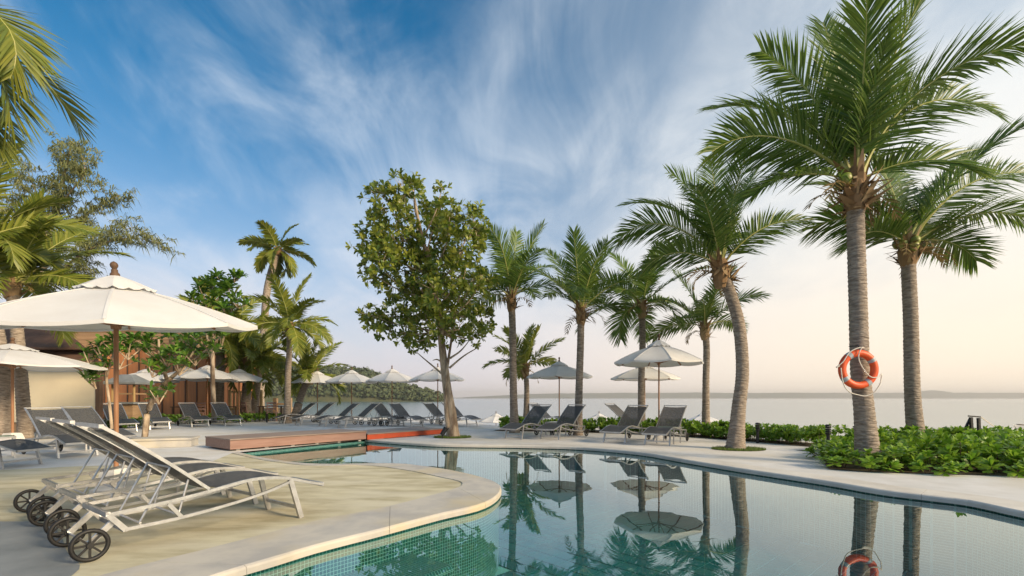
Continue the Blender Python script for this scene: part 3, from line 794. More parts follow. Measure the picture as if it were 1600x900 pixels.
palm('coconut palm nearest the round leafy tree', [(0.085, 16, 0.006), (0.042, 16, 1.616), (0.021, 16, 3.31), (-0.021, 16, 4.454)], .125, .112, crown(12, 2.5, 52, 86, 24, 22, 70, 60), 52, G_R, nl=72, lmax=.78, wl=.031, nhusk=46, head=1.1, dead=3)
palm('short young palm with thin trunk behind the pool loungers', [(0.568, 19.5, 0.066), (0.594, 19.5, 1.46), (0.542, 19.5, 2.389)], .11, .10, crown(13, 1.9, 55, 84, 2, 20, 62, 30), 55, G_R, leaf=M_frond2, nl=40, lmax=.52, wl=.05, nhusk=24, head=1.1, dead=3)

G_L = 'coconut palms on the left behind the terrace'
palm('straight palm at the left end of the middle loungers', [(-10.22, 22, 0.014), (-10.191, 22, 2.082), (-10.133, 22, 3.246), (-10.104, 22, 4.469)], .14, .12, crown(20, 2.3, 61, 80, -25, 35, 85), 61, G_L, leaf=M_frond2, nl=44, lmax=.62, wl=.06, nhusk=18, dead=2)
palm('short palm with a leaning orange trunk beside the middle umbrellas', [(-10.832, 24, -0.057), (-10.482, 24, 1.214), (-10.038, 24, 2.23)], .19, .15, crown(18, 2.3, 67, 82, -15, 35, 85), 67, G_L, leaf=M_frond2, nl=40, lmax=.62, wl=.065, nhusk=20, dead=2)
palm('very tall distant palm standing out against the sky', [(-18.821, 36, 0.292), (-18.487, 36, 6.01), (-18.201, 36, 9.345), (-17.439, 36, 12.204)], .30, .24, crown(17, 2.7, 71, 70, -60, 40, 80), 71, G_L, leaf=M_frond2, nl=40, lmax=.75, wl=.10, nhusk=18, nuts=3, dead=3)
palm('left trunk of the twin palm at the edge of the terrace', [(-13.798, 25, 0.157), (-13.699, 25, 1.878), (-13.599, 25, 3.201)], .24, .20, crown(20, 2.9, 73, 80, -20, 35, 90), 73, G_L, leaf=M_frond2, nl=40, lmax=.7, wl=.07, nhusk=24, dead=2)
palm('right trunk of the twin palm at the edge of the terrace', [(-13.688, 25.6, 0.134), (-13.485, 25.6, 1.895), (-13.282, 25.6, 3.047)], .19, .16, crown(14, 2.6, 77, 78, -15, 35, 90), 77, G_L, leaf=M_frond2, nl=40, lmax=.7, wl=.07, nhusk=20, dead=2)
palm('palm rising behind the distant white umbrellas at the orange wall', [(-14.823, 24.4, 0.084), (-14.758, 24.4, 1.86), (-14.694, 24.4, 4.186)], .23, .19, crown(20, 3.0, 79, 82, -15, 35, 88), 79, G_L, leaf=M_frond2, nl=42, lmax=.72, wl=.07, nhusk=22, dead=2)
palm('palm with bushy yellow-green crown behind the large white umbrella', [(-13.579, 13.5, 0.006), (-13.687, 13.5, 1.543), (-13.812, 13.5, 2.973), (-13.973, 13.5, 4.313)], .15, .14, crown(20, 3.0, 83, 80, 0, 35, 80), 83, G_L, leaf=M_frond2, nl=64, lmax=.75, wl=.05, nhusk=22, dead=2, flare=1.2)
palm('palm trunk at the left edge behind the small umbrella', [(-13.097, 12.4, 0.001), (-13.031, 12.4, 1.511), (-13.261, 12.4, 3.152), (-13.786, 12.4, 5.122)], .15, .14, crown(14, 2.6, 87, 80, 10, 30, 75), 87, G_L, leaf=M_frond2, nl=56, lmax=.7, wl=.05, nhusk=20, dead=1, flare=1.2)
palm('near palm whose fronds hang into the upper left corner', [(-8.0, 6.0, 0), (-7.95, 6.05, 3), (-7.85, 6.1, 5.7)], .2, .16,
     [(2, 42, 2.3, 165, 12), (14, 5, 1.9, 120, -15), (-35, 20, 1.9, 125, 20), (75, 40, 2.4, 110, 0), (100, 55, 2.8, 70, 10), (140, 60, 2.8, 70, 0), (190, 50, 2.8, 80, 10), (240, 50, 2.8, 80, -10), (290, 55, 2.6, 80, 0), (120, 75, 2.8, 50, 0), (200, 78, 2.8, 45, 0), (20, -30, 1.6, 55, 5)],
     91, G_L, leaf=M_frond2, nl=90, lmax=.78, wl=.030, nhusk=20, dead=1)

# ================================================================== broad-leaved trees
def rosette(mb, c, axis, n, l, w, rg, spread=(.5, 1.25), mi=0):
    axis = axis.normalized(); t1 = axis.cross(Vector((.3, .2, 1)))
    if t1.length < .1: t1 = axis.cross(Vector((1, 0, 0)))
    t1.normalize(); t2 = axis.cross(t1)
    for k in range(n):
        a = k * 2.4 + rg.uniform(-.3, .3); e = rg.uniform(*spread)
        d = axis * math.cos(e) + (t1 * math.cos(a) + t2 * math.sin(a)) * math.sin(e)
        mb.leaf(c, d, axis, l * rg.uniform(.7, 1.15), w * rg.uniform(.8, 1.15), rg.uniform(.02, .22), mi)

def leafy_tree():
    rg = random.Random(101); Yt = 14.2
    base = Vector((-1.748, 14.2, -0.015)); base.z = 0
    t = thing('leafy_tree', 'tall leafy tree with dense dark green crown at the far pool edge', 'tree', base)
    mb = MB()
    tr = spline([(Vector((-1.729, 14.2, -0.053)) - base), (Vector((-1.767, 14.2, 0.624)) - base), (Vector((-1.898, 14.2, 1.376)) - base), (Vector((-1.992, 14.2, 2.127)) - base), (Vector((-2.067, 14.2, 2.785)) - base), (Vector((-2.18, 14.2, 3.819)) - base), (Vector((-2.406, 14.2, 4.946)) - base), (Vector((-2.725, 14.2, 6.262)) - base), (Vector((-2.932, 14.2, 7.39)) - base)], 6)
    k = len(tr); mb.tube(tr, [.145 * (1 - i / k) ** .75 + .012 + (.10 * math.exp(-i / 1.6)) for i in range(k)], 12)
    mb.build('trunk', M_bark, t, smooth=True)
    mb = MB(); tr2 = spline([(Vector((-1.866, 14.1, 0.292)) - base), (Vector((-1.914, 14.04, 0.816)) - base), (Vector((-1.935, 14.06, 1.559)) - base), (Vector((-1.792, 14.1, 2.68)) - base), (Vector((-1.556, 14, 3.966)) - base), (Vector((-1.26, 14, 5.264)) - base)], 6); k = len(tr2)
    mb.tube(tr2, [.055 * (1 - i / k) + .012 for i in range(k)], 8); mb.build('limb', M_bark, t, smooth=True)
    # the crown's lobes: x, height, radius in metres
    lobes = []
    for (x, y, r) in ((-2.951, 7.521, 0.32), (-3.007, 6.863, 0.639), (-3.608, 6.638, 0.639), (-4.172, 6.356, 0.451), (-2.33, 6.826, 0.601), (-2.067, 7.239, 0.244), (-3.984, 5.51, 0.639), (-4.285, 5.698, 0.376), (-3.345, 5.604, 0.827), (-2.556, 5.698, 0.827), (-1.785, 6.168, 0.639), (-1.165, 6.45, 0.413), (-1.09, 5.849, 0.489), (-1.353, 5.228, 0.677),
                      (-2.067, 4.946, 0.789), (-2.857, 4.758, 0.827), (-3.684, 4.758, 0.677), (-4.21, 4.852, 0.413), (-0.902, 4.665, 0.413), (-1.222, 4.289, 0.601), (-2.067, 4.007, 0.789), (-2.894, 3.856, 0.714), (-3.533, 3.631, 0.526), (-4.135, 3.537, 0.413), (-4.398, 3.593, 0.188), (-3.834, 3.161, 0.413), (-3.007, 3.067, 0.489), (-2.406, 3.161, 0.564), (-1.579, 3.443, 0.601), (-0.977, 3.631, 0.451), (-3.289, 2.785, 0.263), (-2.819, 2.654, 0.188), (-1.165, 3.029, 0.301), (-1.879, 3.067, 0.376), (-0.789, 3.161, 0.15)):
        lobes.append((x, y, r))
    crown_mb = MB()
    for (x, y, r) in lobes:
        for dd in range(2 if r > .3 else 1):
            dep = rg.uniform(-1.25, 1.25) * min(1, r / .56) if r > .3 else rg.uniform(-.4, .4)
            c = Vector((x + .06, Yt + dep, y)) - base; rm = r * .88
            # limb towards this lobe
            ti = min(range(len(tr)), key=lambda i: (tr[i] - (c - Vector((0, 0, .9)))).length)
            if dd == 0 and r > .24:
                a = tr[max(26, ti - 2)]; mid = a.lerp(c, .55) + Vector((rg.uniform(-.15, .15), rg.uniform(-.15, .15), -.12))
                lm = MB(); pp = spline([a, mid, c], 4); q = len(pp); lm.tube(pp, [.024 * (1 - i / q) + .006 for i in range(q)], 5); lm.build('limb', M_bark, t, smooth=True)
            nros = max(4, int(20 * (r / .56) ** 2))
            for q in range(nros):
                d = Vector((rg.gauss(0, 1), rg.gauss(0, 1), rg.gauss(0.1, 1))).normalized()
                p = c + d * (rm * rg.uniform(.45, 1.08))
                rosette(crown_mb, p, (d + Vector((0, 0, .55))), rg.randint(7, 11), .20, .078, rg, (.45, 1.45))
                if rg.random() < .5:
                    crown_mb.tube([c.lerp(p, .3), p], [.009, .005], 3, mi=1)
    structure(crown_mb.build('crown', [M_treeleaf, M_bark], t), 'stuff')
    for pts in ([(Vector((-1.936, 14.2, 1.751)) - base), (Vector((-2.255, 14.2, 2.033)) - base), (Vector((-2.594, 14.2, 2.315)) - base), (Vector((-2.913, 14.2, 2.597)) - base)], [(Vector((-1.81, 14.1, 2.307)) - base), (Vector((-1.493, 14.1, 2.531)) - base), (Vector((-1.213, 14.1, 2.867)) - base)], [(Vector((-1.829, 14.1, 2.027)) - base), (Vector((-1.41, 14.2, 2.39)) - base), (Vector((-0.902, 14.2, 2.691)) - base)], [(Vector((-1.955, 14.2, 2.127)) - base), (Vector((-2.18, 14.2, 2.278)) - base), (Vector((-2.33, 14.2, 2.259)) - base)], [(Vector((-1.992, 14.2, 2.315)) - base), (Vector((-2.067, 14.2, 3.067)) - base), (Vector((-1.879, 14.2, 3.819)) - base)]):
        lm = MB(); pp = spline(pts, 4); q = len(pp); lm.tube(pp, [.028 * (1 - i / q) + .007 for i in range(q)], 5); lm.build('limb', M_bark, t, smooth=True)
leafy_tree()

def frangipani(label, base, limbs, heads, seed, leaf_l=.30, n=11, material=M_frangi):
    rg = random.Random(seed); b = Vector(base); t = thing('frangipani_tree', label, 'tree', b)
    for i, (pts, r0, r1) in enumerate(limbs):
        mb = MB(); pp = spline([Vector(p) - b for p in pts], 5); k = len(pp); mb.tube(pp, [r0 + (r1 - r0) * j / (k - 1) for j in range(k)], 8)
        mb.build('trunk' if i == 0 else 'limb', M_bark, t, smooth=True)
    for hd in heads:
        c = Vector(hd) - b
        for q in range(5):
            p = c + Vector((rg.uniform(-.22, .22), rg.uniform(-.35, .35), rg.uniform(-.15, .15)))
            mb = MB(); rosette(mb, p, Vector((rg.uniform(-.5, .5), rg.uniform(-.5, .5), 1)), n, leaf_l, leaf_l * .32, rg, (.5, 1.5)); mb.build('leaf_rosette', material, t)
            lm = MB(); lm.tube([c - Vector((0, 0, .32)), p], [.018, .012], 5); lm.build('limb', M_bark, t)
frangipani('frangipani tree with a slanting grey trunk in front of the orange wall', (-10.636, 14, 0.001), [([(-10.636, 14, 0.001), (-10.525, 14, 0.816), (-10.191, 14, 1.409), (-9.858, 14, 1.743)], .085, .06), ([(-9.858, 14, 1.743), (-9.45, 14, 2.114), (-9.172, 14, 2.577)], .055, .03), ([(-9.969, 14, 1.632), (-10.191, 14, 2.299), (-10.228, 14, 2.855)], .055, .03), ([(-10.191, 14, 2.299), (-10.654, 14, 2.762), (-10.84, 14, 3.077)], .035, .02), ([(-9.45, 14, 2.114), (-8.801, 14, 2.577), (-8.431, 14, 2.947)], .035, .02)],
           [(-10.339, 14, 2.595), (-9.826, 13.8, 2.355), (-9.524, 14, 2.503), (-10.858, 14, 2.744), (-9.172, 14, 2.41), (-9.501, 14.3, 2.853), (-10.116, 13.6, 2.05), (-8.709, 14, 2.595), (-8.551, 14.2, 2.898), (-10.139, 14.4, 2.922), (-10.562, 14, 2.966), (-9.429, 13.7, 2.111), (-10.009, 13.7, 1.295), (-8.894, 14, 2.966)], 201)
frangipani('frangipani tree beside the cream screen, partly behind the umbrella pole', (-11.067, 13.4, 0.015), [([(-11.067, 13.4, 0.015), (-11.138, 13.4, 0.831), (-11.244, 13.4, 1.718), (-11.28, 13.4, 2.338)], .04, .03), ([(-11.244, 13.4, 1.718), (-11.031, 13.4, 2.427), (-10.907, 13.4, 2.87)], .03, .02), ([(-11.262, 13.4, 2.072), (-11.528, 13.4, 2.427), (-11.705, 13.4, 2.693)], .025, .018)],
           [(-11.705, 13.4, 2.356), (-11.351, 13.4, 2.533), (-10.996, 13.4, 2.675), (-11.269, 13.2, 2.076), (-10.889, 13.4, 2.267), (-10.641, 13.4, 2.533), (-11.356, 13.2, 1.727)], 205)
frangipani('bright green leafy tree above the big umbrella\'s right tip', (-12.924, 21, 0.094), [([(-12.924, 21, 0.094), (-13.008, 21, 2.873), (-12.841, 21, 5.097)], .11, .06), ([(-13.008, 21, 2.873), (-13.397, 21, 4.541), (-13.48, 21, 5.375)], .06, .03), ([(-12.952, 21, 3.429), (-12.229, 21, 4.819), (-12.174, 21, 5.653)], .06, .03)],
           [(-13.397, 21, 5.792), (-12.924, 21, 6.07), (-12.452, 21, 6.264), (-12.063, 21, 6.486), (-12.664, 20.8, 5.555), (-12.229, 21, 5.792), (-13.014, 20.7, 5.177), (-12.329, 20.7, 5.04), (-13.758, 21, 5.375), (-11.896, 21, 5.375), (-13.305, 20.6, 4.613), (-12.405, 20.6, 4.476)], 209, .42, 12, M_frangi)

def casuarina():
    rg = random.Random(301); Yc = 19
    base = Vector((-18.232, 19, -0.107)); base.z = 0; t = thing('casuarina_tree', 'wispy brownish casuarina tree rising behind the big umbrella', 'tree', base)
    stem = [(Vector((-18.232, 19, -0.208)) - base), (Vector((-18.357, 19, 2.709)) - base), (Vector((-18.458, 19, 5.475)) - base), (Vector((-18.206, 19, 7.739)) - base), (Vector((-17.704, 19, 9.499)) - base), (Vector((-17.301, 19, 11.209)) - base)]
    br = [([(Vector((-18.307, 19, 6.733)) - base), (Vector((-19.158, 19.3, 8.353)) - base), (Vector((-19.924, 19.5, 10.235)) - base)], 1.0), ([(Vector((-18.206, 19, 7.739)) - base), (Vector((-18.609, 19, 8.996)) - base), (Vector((-19.112, 19, 10.203)) - base)], .8), ([(Vector((-18.005, 19, 8.493)) - base), (Vector((-16.986, 18.6, 9.077)) - base), (Vector((-16.356, 18.5, 9.818)) - base), (Vector((-16.528, 18.5, 10.699)) - base)], .9), ([(Vector((-18.357, 19, 6.23)) - base), (Vector((-17.46, 19.4, 8.134)) - base), (Vector((-16.518, 19.5, 8.944)) - base), (Vector((-15.847, 19.5, 9.331)) - base)], 1.0),
          ([(Vector((-18.408, 19, 5.475)) - base), (Vector((-17.078, 18.7, 6.397)) - base), (Vector((-16.001, 18.6, 6.984)) - base), (Vector((-14.691, 18.5, 7.271)) - base), (Vector((-13.467, 18.5, 7.075)) - base)], 1.1), ([(Vector((-17.351, 19, 6.481)) - base), (Vector((-16.094, 19, 7.361)) - base), (Vector((-14.963, 19, 7.864)) - base)], .7), ([(Vector((-18.408, 19, 5.727)) - base), (Vector((-19.363, 19, 6.984)) - base), (Vector((-19.992, 19, 8.241)) - base)], .9), ([(Vector((-18.307, 19, 6.733)) - base), (Vector((-17.603, 19, 7.487)) - base), (Vector((-16.723, 19, 8.116)) - base)], .8), ([(Vector((-17.854, 19, 8.996)) - base), (Vector((-17.477, 19, 10.253)) - base), (Vector((-17.603, 19, 10.882)) - base)], .6), ([(Vector((-18.458, 19, 5.475)) - base), (Vector((-17.603, 19, 5.978)) - base), (Vector((-16.597, 19, 6.23)) - base)], .8), ([(Vector((-18.357, 19, 7.236)) - base), (Vector((-19.238, 19, 7.99)) - base), (Vector((-19.816, 19, 8.996)) - base)], .8), ([(Vector((-18.257, 19, 7.487)) - base), (Vector((-17.804, 19, 8.493)) - base), (Vector((-17.905, 19, 9.499)) - base)], .7), ([(Vector((-18.458, 19, 5.224)) - base), (Vector((-19.112, 19, 5.978)) - base), (Vector((-19.665, 19, 6.733)) - base)], .8)]
    mb = MB(); pp = spline(stem, 5); k = len(pp); mb.tube(pp, [.16 * (1 - i / k) + .015 for i in range(k)], 8); mb.build('trunk', M_bark, t, smooth=True)
    nm = MB()
    def tuft(p, d, sc):
        for q in range(13):
            l = rg.uniform(.22, .50) * sc; o = (d * rg.uniform(.2, .9) + Vector((rg.gauss(0, .55), rg.gauss(0, .55), rg.uniform(-.2, .75)))).normalized()
            a = p + Vector((rg.uniform(-.1, .1), rg.uniform(-.1, .1), rg.uniform(-.06, .06))); m1 = a + o * l * .5; e = a + o * l * .8 - Vector((0, 0, l * rg.uniform(.35, .8))); w = Vector((rg.uniform(-1, 1), rg.uniform(-1, 1), rg.uniform(-.4, .4))).normalized() * .018
            nm.add([a - w * .6, a + w * .6, m1 + w, m1 - w, e], [(0, 1, 2, 3), (3, 2, 4)])
    for pts, sc in br:
        pp = spline(pts, 7); k = len(pp); mb = MB(); mb.tube(pp, [.045 * sc * (1 - i / k) + .006 for i in range(k)], 5); mb.build('limb', M_bark, t, smooth=True)
        for i in range(2, k):
            d = (pp[i] - pp[i - 1]).normalized()
            for q in range(4):
                off = Vector((rg.gauss(0, .20), rg.gauss(0, .25), rg.gauss(.02, .16))) * (1.1 if i > k * .4 else .7)
                tuft(pp[i] + off, d, 1.0)
                if q == 0: nm.tube([pp[i], pp[i] + off], [.008, .004], 3)
    for i in range(int(len(spline(stem, 5)) * .5), len(spline(stem, 5))):
        p = spline(stem, 5)[i]
        for q in range(4): tuft(p + Vector((rg.gauss(0, .28), rg.gauss(0, .28), rg.gauss(0, .12))), Vector((rg.uniform(-1, 1), 0, .4)), 1.0)
    structure(nm.build('crown', M_needle, t), 'stuff')
casuarina()

# ================================================================== beds, hedge, grass rings
BED = [(6.585, 10.344), (5.798, 9.146), (5.093, 7.758), (5.512, 7.49), (6.584, 7.241), (7.51, 7.093), (9.5, 6.75), (14, 6.2), (15.5, 8.9), (12, 10.4), (9.4, 11.6), (6.2, 10.6)]
structure(sheet('planting_bed', [BED], 0.012, M_soil))
def shrub_mesh(seed, nros, hgt, rad, leaf):
    rg = random.Random(seed); mb = MB()
    for q in range(nros):
        a = rg.uniform(0, 2 * PI); rr = rad * math.sqrt(rg.random()); z = hgt * (1 - .55 * (rr / rad) ** 2) * rg.uniform(.55, 1.08)
        p = Vector((rr * math.cos(a), rr * math.sin(a), z)); ax = Vector((math.cos(a) * rr / rad * .9, math.sin(a) * rr / rad * .9, 1))
        mb.tube([(p.x * .5, p.y * .5, 0), (p.x * .9, p.y * .9, z * .6), p], [.009, .008, .006], 3, mi=1)
        rosette(mb, p, ax, rg.randint(10, 14), leaf * rg.uniform(.8, 1.15), leaf * .34, rg, (.25, 1.2))
        rosette(mb, p - Vector((0, 0, leaf * .4)), ax, 6, leaf, leaf * .42, rg, (.9, 1.7))
    return mb
protos = []
for k in range(6):
    o = shrub_mesh(400 + k, 11, .40, .30, .165).build('leafy_shrub', [M_shrub, M_soil]); protos.append(o.data); bpy.data.objects.remove(o)
rg = random.Random(77); k = 0
trunks = [Vector((6.119, 8.3, -0.003)), Vector((8.895, 10.6, -0.014))]
pts = []; tries = 0
while len(pts) < 95 and tries < 9000:
    tries += 1; x, y = rg.uniform(5, 15.3), rg.uniform(6.3, 11.5)
    if x > y * 1.28 + .5 or not inside((x, y), [v3(p) for p in BED]): continue
    if any((Vector((x, y)) - q.xy).length < .36 for q in trunks): continue
    ed = min((Vector((x, y)) - Vector(BED[i]).lerp(Vector(BED[(i + 1) % len(BED)]), j / 8)).length for i in range(len(BED)) for j in range(9))
    if ed < .17 or any((Vector((x, y)) - Vector(p[:2])).length < .36 for p in pts): continue
    pts.append((x, y, ed))
for x, y, ed in pts:
    o = inst('leafy_shrub', protos[rg.randrange(6)], None, (x, y, .012), rg.uniform(0, 6.28)); s = rg.uniform(.85, 1.15)
    hi = .97 if x > 7.0 else .78
    o.scale = (s, s, s * (.72 if ed < .35 else 1.0) * hi)
    where = ('bright green leafy shrub in the bed left of the lifebuoy palm' if x / y < .735 else 'bright green leafy shrub at the front edge of the bed, right of the lifebuoy palm' if ed < .4 and y < 8.2 else
             'bright green leafy shrub in the bed between the two right-hand palms' if x / y < .84 else 'bright green leafy shrub in the bed right of the far-right palm')
    tag(o, where, 'shrub', 'leafy shrubs filling the right-hand planting bed')

def hedge(name, label, line, width, hgt, leaf, n, seed, material=M_shrub):
    rg = random.Random(seed); mb = MB(); P = [v3(p) for p in line]; acc = [0]
    for i in range(1, len(P)): acc.append(acc[-1] + (P[i] - P[i - 1]).length)
    for q in range(n):
        t = rg.uniform(0, acc[-1]); i = next(i for i in range(1, len(acc)) if acc[i] >= t); c = P[i - 1].lerp(P[i], (t - acc[i - 1]) / (acc[i] - acc[i - 1]))
        d = (P[i] - P[i - 1]).normalized(); s = Vector((-d.y, d.x, 0)); w = rg.uniform(-1, 1)
        z = hgt * (1 - .35 * w * w) * rg.uniform(.14, 1.08) * (1 + .25 * noise.noise((t * .9, w, seed)))
        p = c + s * (w * width / 2); p.z = z
        rosette(mb, p, Vector((s.x * w * .6, s.y * w * .6, 1)), rg.randint(8, 11), leaf * rg.uniform(.75, 1.1), leaf * .36, rg, (.25, 1.3))
        if q % 3 == 0: mb.tube([(p.x, p.y, 0), p], [.008, .006], 3, mi=1)
    return tag(mb.build(name, [material, M_soil]), label, 'hedge', kind='stuff')
HL = [(-0.564, 17.037), (1.106, 16.709), (2.769, 16.091), (4.237, 15.244), (5.467, 14.244), (6.426, 12.778), (7.244, 11.284)]
HLo = [(p[0] + .15, p[1] + .35) for p in HL]
structure(sheet('hedge_soil', [[(p[0] - .1, p[1] - .12) for p in HL] + [(p[0] + .4, p[1] + 1.0) for p in HL[::-1]]], 0.012, M_soil))
hedge('low_hedge', 'long low green hedge running behind the right-hand loungers', HLo, .85, .36, .16, 1500, 501)
hedge('low_hedge', 'low strip of green plants behind the far-left row of loungers', [(-16.292, 20.688), (-14.375, 21.722), (-12.711, 22.865), (-11.829, 24.825)], .7, .34, .17, 330, 502, M_shrubdark)
hedge('low_hedge', 'low green planting under the cream screen at far left', [(-15.196, 15.516), (-14.375, 16.709), (-14.75, 18.889)], .7, .30, .2, 200, 503, M_shrubdark)
hedge('low_hedge', 'narrow strip of greenery on the beach side of the right-hand bed', [(7.5, 13.4), (10, 12.1), (13, 10.9), (15.5, 9.9)], .5, .34, .16, 260, 504)

def grass_ring(cx, cy, rx, ry, seed, label):
    rg = random.Random(seed); mb = MB()
    for q in range(2600):
        a = rg.uniform(0, 2 * PI); r = math.sqrt(rg.random()); x, y = cx + rx * r * math.cos(a), cy + ry * r * math.sin(a); hh = rg.uniform(.02, .07)
        lx, ly = rg.uniform(-.03, .03), rg.uniform(-.03, .03); w = .006; b = rg.uniform(0, PI)
        mb.add([(x - w * math.cos(b), y - w * math.sin(b), .004), (x + w * math.cos(b), y + w * math.sin(b), .004), (x + lx, y + ly, hh)], [(0, 1, 2)])
    o = mb.build('grass_patch', M_grass); tag(o, label, 'grass', kind='stuff')
    structure(sheet('tree_pit', [[(cx + rx * math.cos(i * PI / 16), cy + ry * math.sin(i * PI / 16)) for i in range(32)]], 0.003, M_soil))
grass_ring(5.08, 10.85, .58, .42, 61, 'round patch of grass at the foot of the leaning palm')
grass_ring(-1.74, 14.15, .55, .45, 62, 'round patch of grass at the foot of the tall leafy tree')

# ================================================================== wooden platform, step
A_, B_ = Vector((-6.041, 10.469)), Vector((-3.955, 13.165))
ax = (B_ - A_).normalized(); sx_ = Vector((-ax.y, ax.x)); ang = math.atan2(ax.y, ax.x); LEN = (B_ - A_).length; WID = 1.35
wp = thing('wooden_platform', 'low brown wooden platform bridging the pool edge', 'platform', (A_.x, A_.y, 0), ang)
mb = MB(); mb.box(0, LEN, .03, .075, .035, .235); mb.build('fascia', M_fascia, wp)
mb = MB(); mb.box(-.045, 0, .03, WID, .035, .235); mb.build('fascia', M_fascia, wp)
mb = MB(); mb.box(0.02, LEN - .02, .12, WID - .05, .02, .20); mb.build('joist_frame', M_darkwood, wp)
for k in range(6):
    mb = MB(); xx = .15 + k * (LEN - .3) / 5; mb.box(xx - .04, xx + .04, .10, .18, -0.9 if 0 else -.02, .03); mb.build('foot', M_white, wp)
npl = 10
for k in range(npl):
    y0 = .0 + k * (WID / npl); mb = MB(); mb.box(-.06, LEN, y0, y0 + WID / npl - .007, .236, .262); mb.build('plank', M_deckwood, wp)
C_ = Vector((-2.177, 15.516)); ax2 = (C_ - B_).normalized(); LEN2 = (C_ - B_).length
rp = thing('wooden_platform', 'low boardwalk section with a bright red front edge beside the leafy tree', 'platform', (B_.x + .02, B_.y, 0), math.atan2(ax2.y, ax2.x))
mb = MB(); mb.box(0.01, LEN2, .02, .06, .016, .15); mb.build('fascia', M_redwood, rp)
mb = MB(); mb.box(.05, LEN2 - .02, .1, WID - .1, .016, .15); mb.build('joist_frame', M_darkwood, rp)
for k in range(npl):
    y0 = k * (WID / npl); mb = MB(); mb.box(0.01, LEN2 + .04, y0, y0 + WID / npl - .007, .152, .178); mb.build('plank', M_deckwood, rp)
st_ = thing('stone_step', 'long beige stone step block left of the wooden platform', 'step', (-8.35, 11.45, 0), R(20))
mb = MB(); mb.box(-.75, .72, -.32, .32, 0.004, .17); mb.build('block', M_coping, st_)
mb = MB(); mb.box(-.78, .75, -.35, .35, .171, .215); mb.build('tread', M_coping, st_)

# ================================================================== sun loungers
def make_lounger():
    t = thing('sun_lounger', 'x', 'sun lounger')
    W = .29
    top = spline([(.10, 0, .31), (.42, 0, .335), (.75, 0, .375), (1.10, 0, .425), (1.38, 0, .405), (1.62, 0, .335), (1.80, 0, .285)], 4)
    low = spline([(.20, 0, .185), (.55, 0, .20), (.95, 0, .245), (1.25, 0, .30), (1.48, 0, .365)], 4)
    for s in (-1, 1):
        off = Vector((0, s * W, 0))
        mb = MB(); mb.rect([p + off for p in top], .010, .013); mb.build('upper_rail', M_alu, t)
        mb = MB(); mb.rect([p + off for p in low], .009, .012); mb.rect([Vector((.10, 0, .31)) + off, Vector((.20, 0, .185)) + off], .012, .018); mb.rect([Vector((.47, 0, .325)) + off, Vector((.56, 0, .205)) + off], .010, .014)
        mb.build('lower_rail', M_alu, t)
        mb = MB(); mb.rect([Vector((1.46, s * (W - .004), .375)), Vector((1.56, s * (W + .012), 0.0))], .016, .022, up=(1, 0, 0)); mb.build('leg', M_alu, t)
        # wheel carrier and wheel
        mb = MB(); mb.rect([Vector((.15, s * (W - .04), .26)), Vector((0.0, s * (W - .04), .115))], .012, .02); mb.build('wheel_bracket', M_alu, t)
        wh = MB(); cy_ = s * (W + .0)
        wh.lathe([(.022, -.022), (.022, .022)], 10, (0, 0, 0), axis='y')
        for k in range(8):
            a = k * PI / 4; wh.rect([(.018 * math.cos(a), 0, .018 * math.sin(a)), (.092 * math.cos(a), 0, .092 * math.sin(a))], .007, .006, up=(0, 1, 0))
        wo = wh.build('wheel', M_rubber, t, loc=(0, cy_, .117))
        ty = MB(); ty.torus(.101, .0155, 28, 8); ty.build('tyre', M_rubber, wo, smooth=True)
    mb = MB(); mb.rect([(1.54, -W + .01, .10), (1.54, W - .01, .10)], .012, .014); mb.build('stretcher', M_alu, t)
    mb = MB(); mb.rect([(1.80, -W, .285), (1.80, W, .285)], .013, .018); mb.build('foot_bar', M_alu, t)
    mb = MB(); mb.rect([(.10, -W, .31), (.10, W, .31)], .013, .018); mb.rect([(.20, -W, .185), (.20, W, .185)], .013, .018); mb.build('rear_bar', M_alu, t)
    mb = MB(); mb.tube([(0, -W, .117), (0, W, .117)], .009, 8); mb.build('axle', M_alu, t)
    # slings follow the rails and sag a little
    def sling(path, name):
        mb = MB(); vv = []; ys = [-.278, -.14, 0, .14, .278]; n = len(path); up = Vector((0, 0, 1))
        for th in (0, -.006):
            for i, p in enumerate(path):
                tt = (path[min(i + 1, n - 1)] - path[max(i - 1, 0)]).normalized(); nn = Vector((0, 1, 0)).cross(tt) * -1
                if nn.z < 0: nn = -nn
                for y in ys: vv.append(p + Vector((0, y, 0)) + nn * (.012 + th - .016 * (1 - (y / .278) ** 2)))
        m = len(ys); ff = []
        for i in range(n - 1):
            for j in range(m - 1):
                ff.append((i * m + j, i * m + j + 1, (i + 1) * m + j + 1, (i + 1) * m + j)); q = n * m
                ff.append((q + i * m + j, q + (i + 1) * m + j, q + (i + 1) * m + j + 1, q + i * m + j + 1))
        mb.add(vv, ff); mb.build(name, MATS['sling'], t, smooth=True)
    sling([p for p in top if p.x > .76], 'seat_sling')
    back = spline([(.76, 0, .395), (.52, 0, .60), (.28, 0, .79), (.06, 0, .945)], 4)
    sling(back[:-1], 'back_sling')
    mb = MB()
    for s in (-1, 1): mb.rect([p + Vector((0, s * W, 0)) for p in back], .011, .012)
    mb.rect([(.06, -W - .012, .945), (.06, W + .012, .945)], .015, .013); mb.build('backrest_frame', M_alu, t)
    mb = MB()
    for s in (-1, 1):
        mb.tube([(.50, s * (W - .05), .60), (.30, s * (W - .05), .205)], .009, 6)
        mb.tube([(.62, s * (W - .03), .49), (.55, s * (W - .03), .22)], .008, 6)
    mb.tube([(.50, -W + .05, .60), (.50, W - .05, .60)], .009, 6); mb.tube([(.30, -W + .03, .205), (.30, W - .03, .205)], .009, 6)
    mb.tube([(.55, -W, .22), (.55, W, .22)], .009, 6)
    mb.build('support_strut', M_alu, t)
    return t
LO = make_lounger()
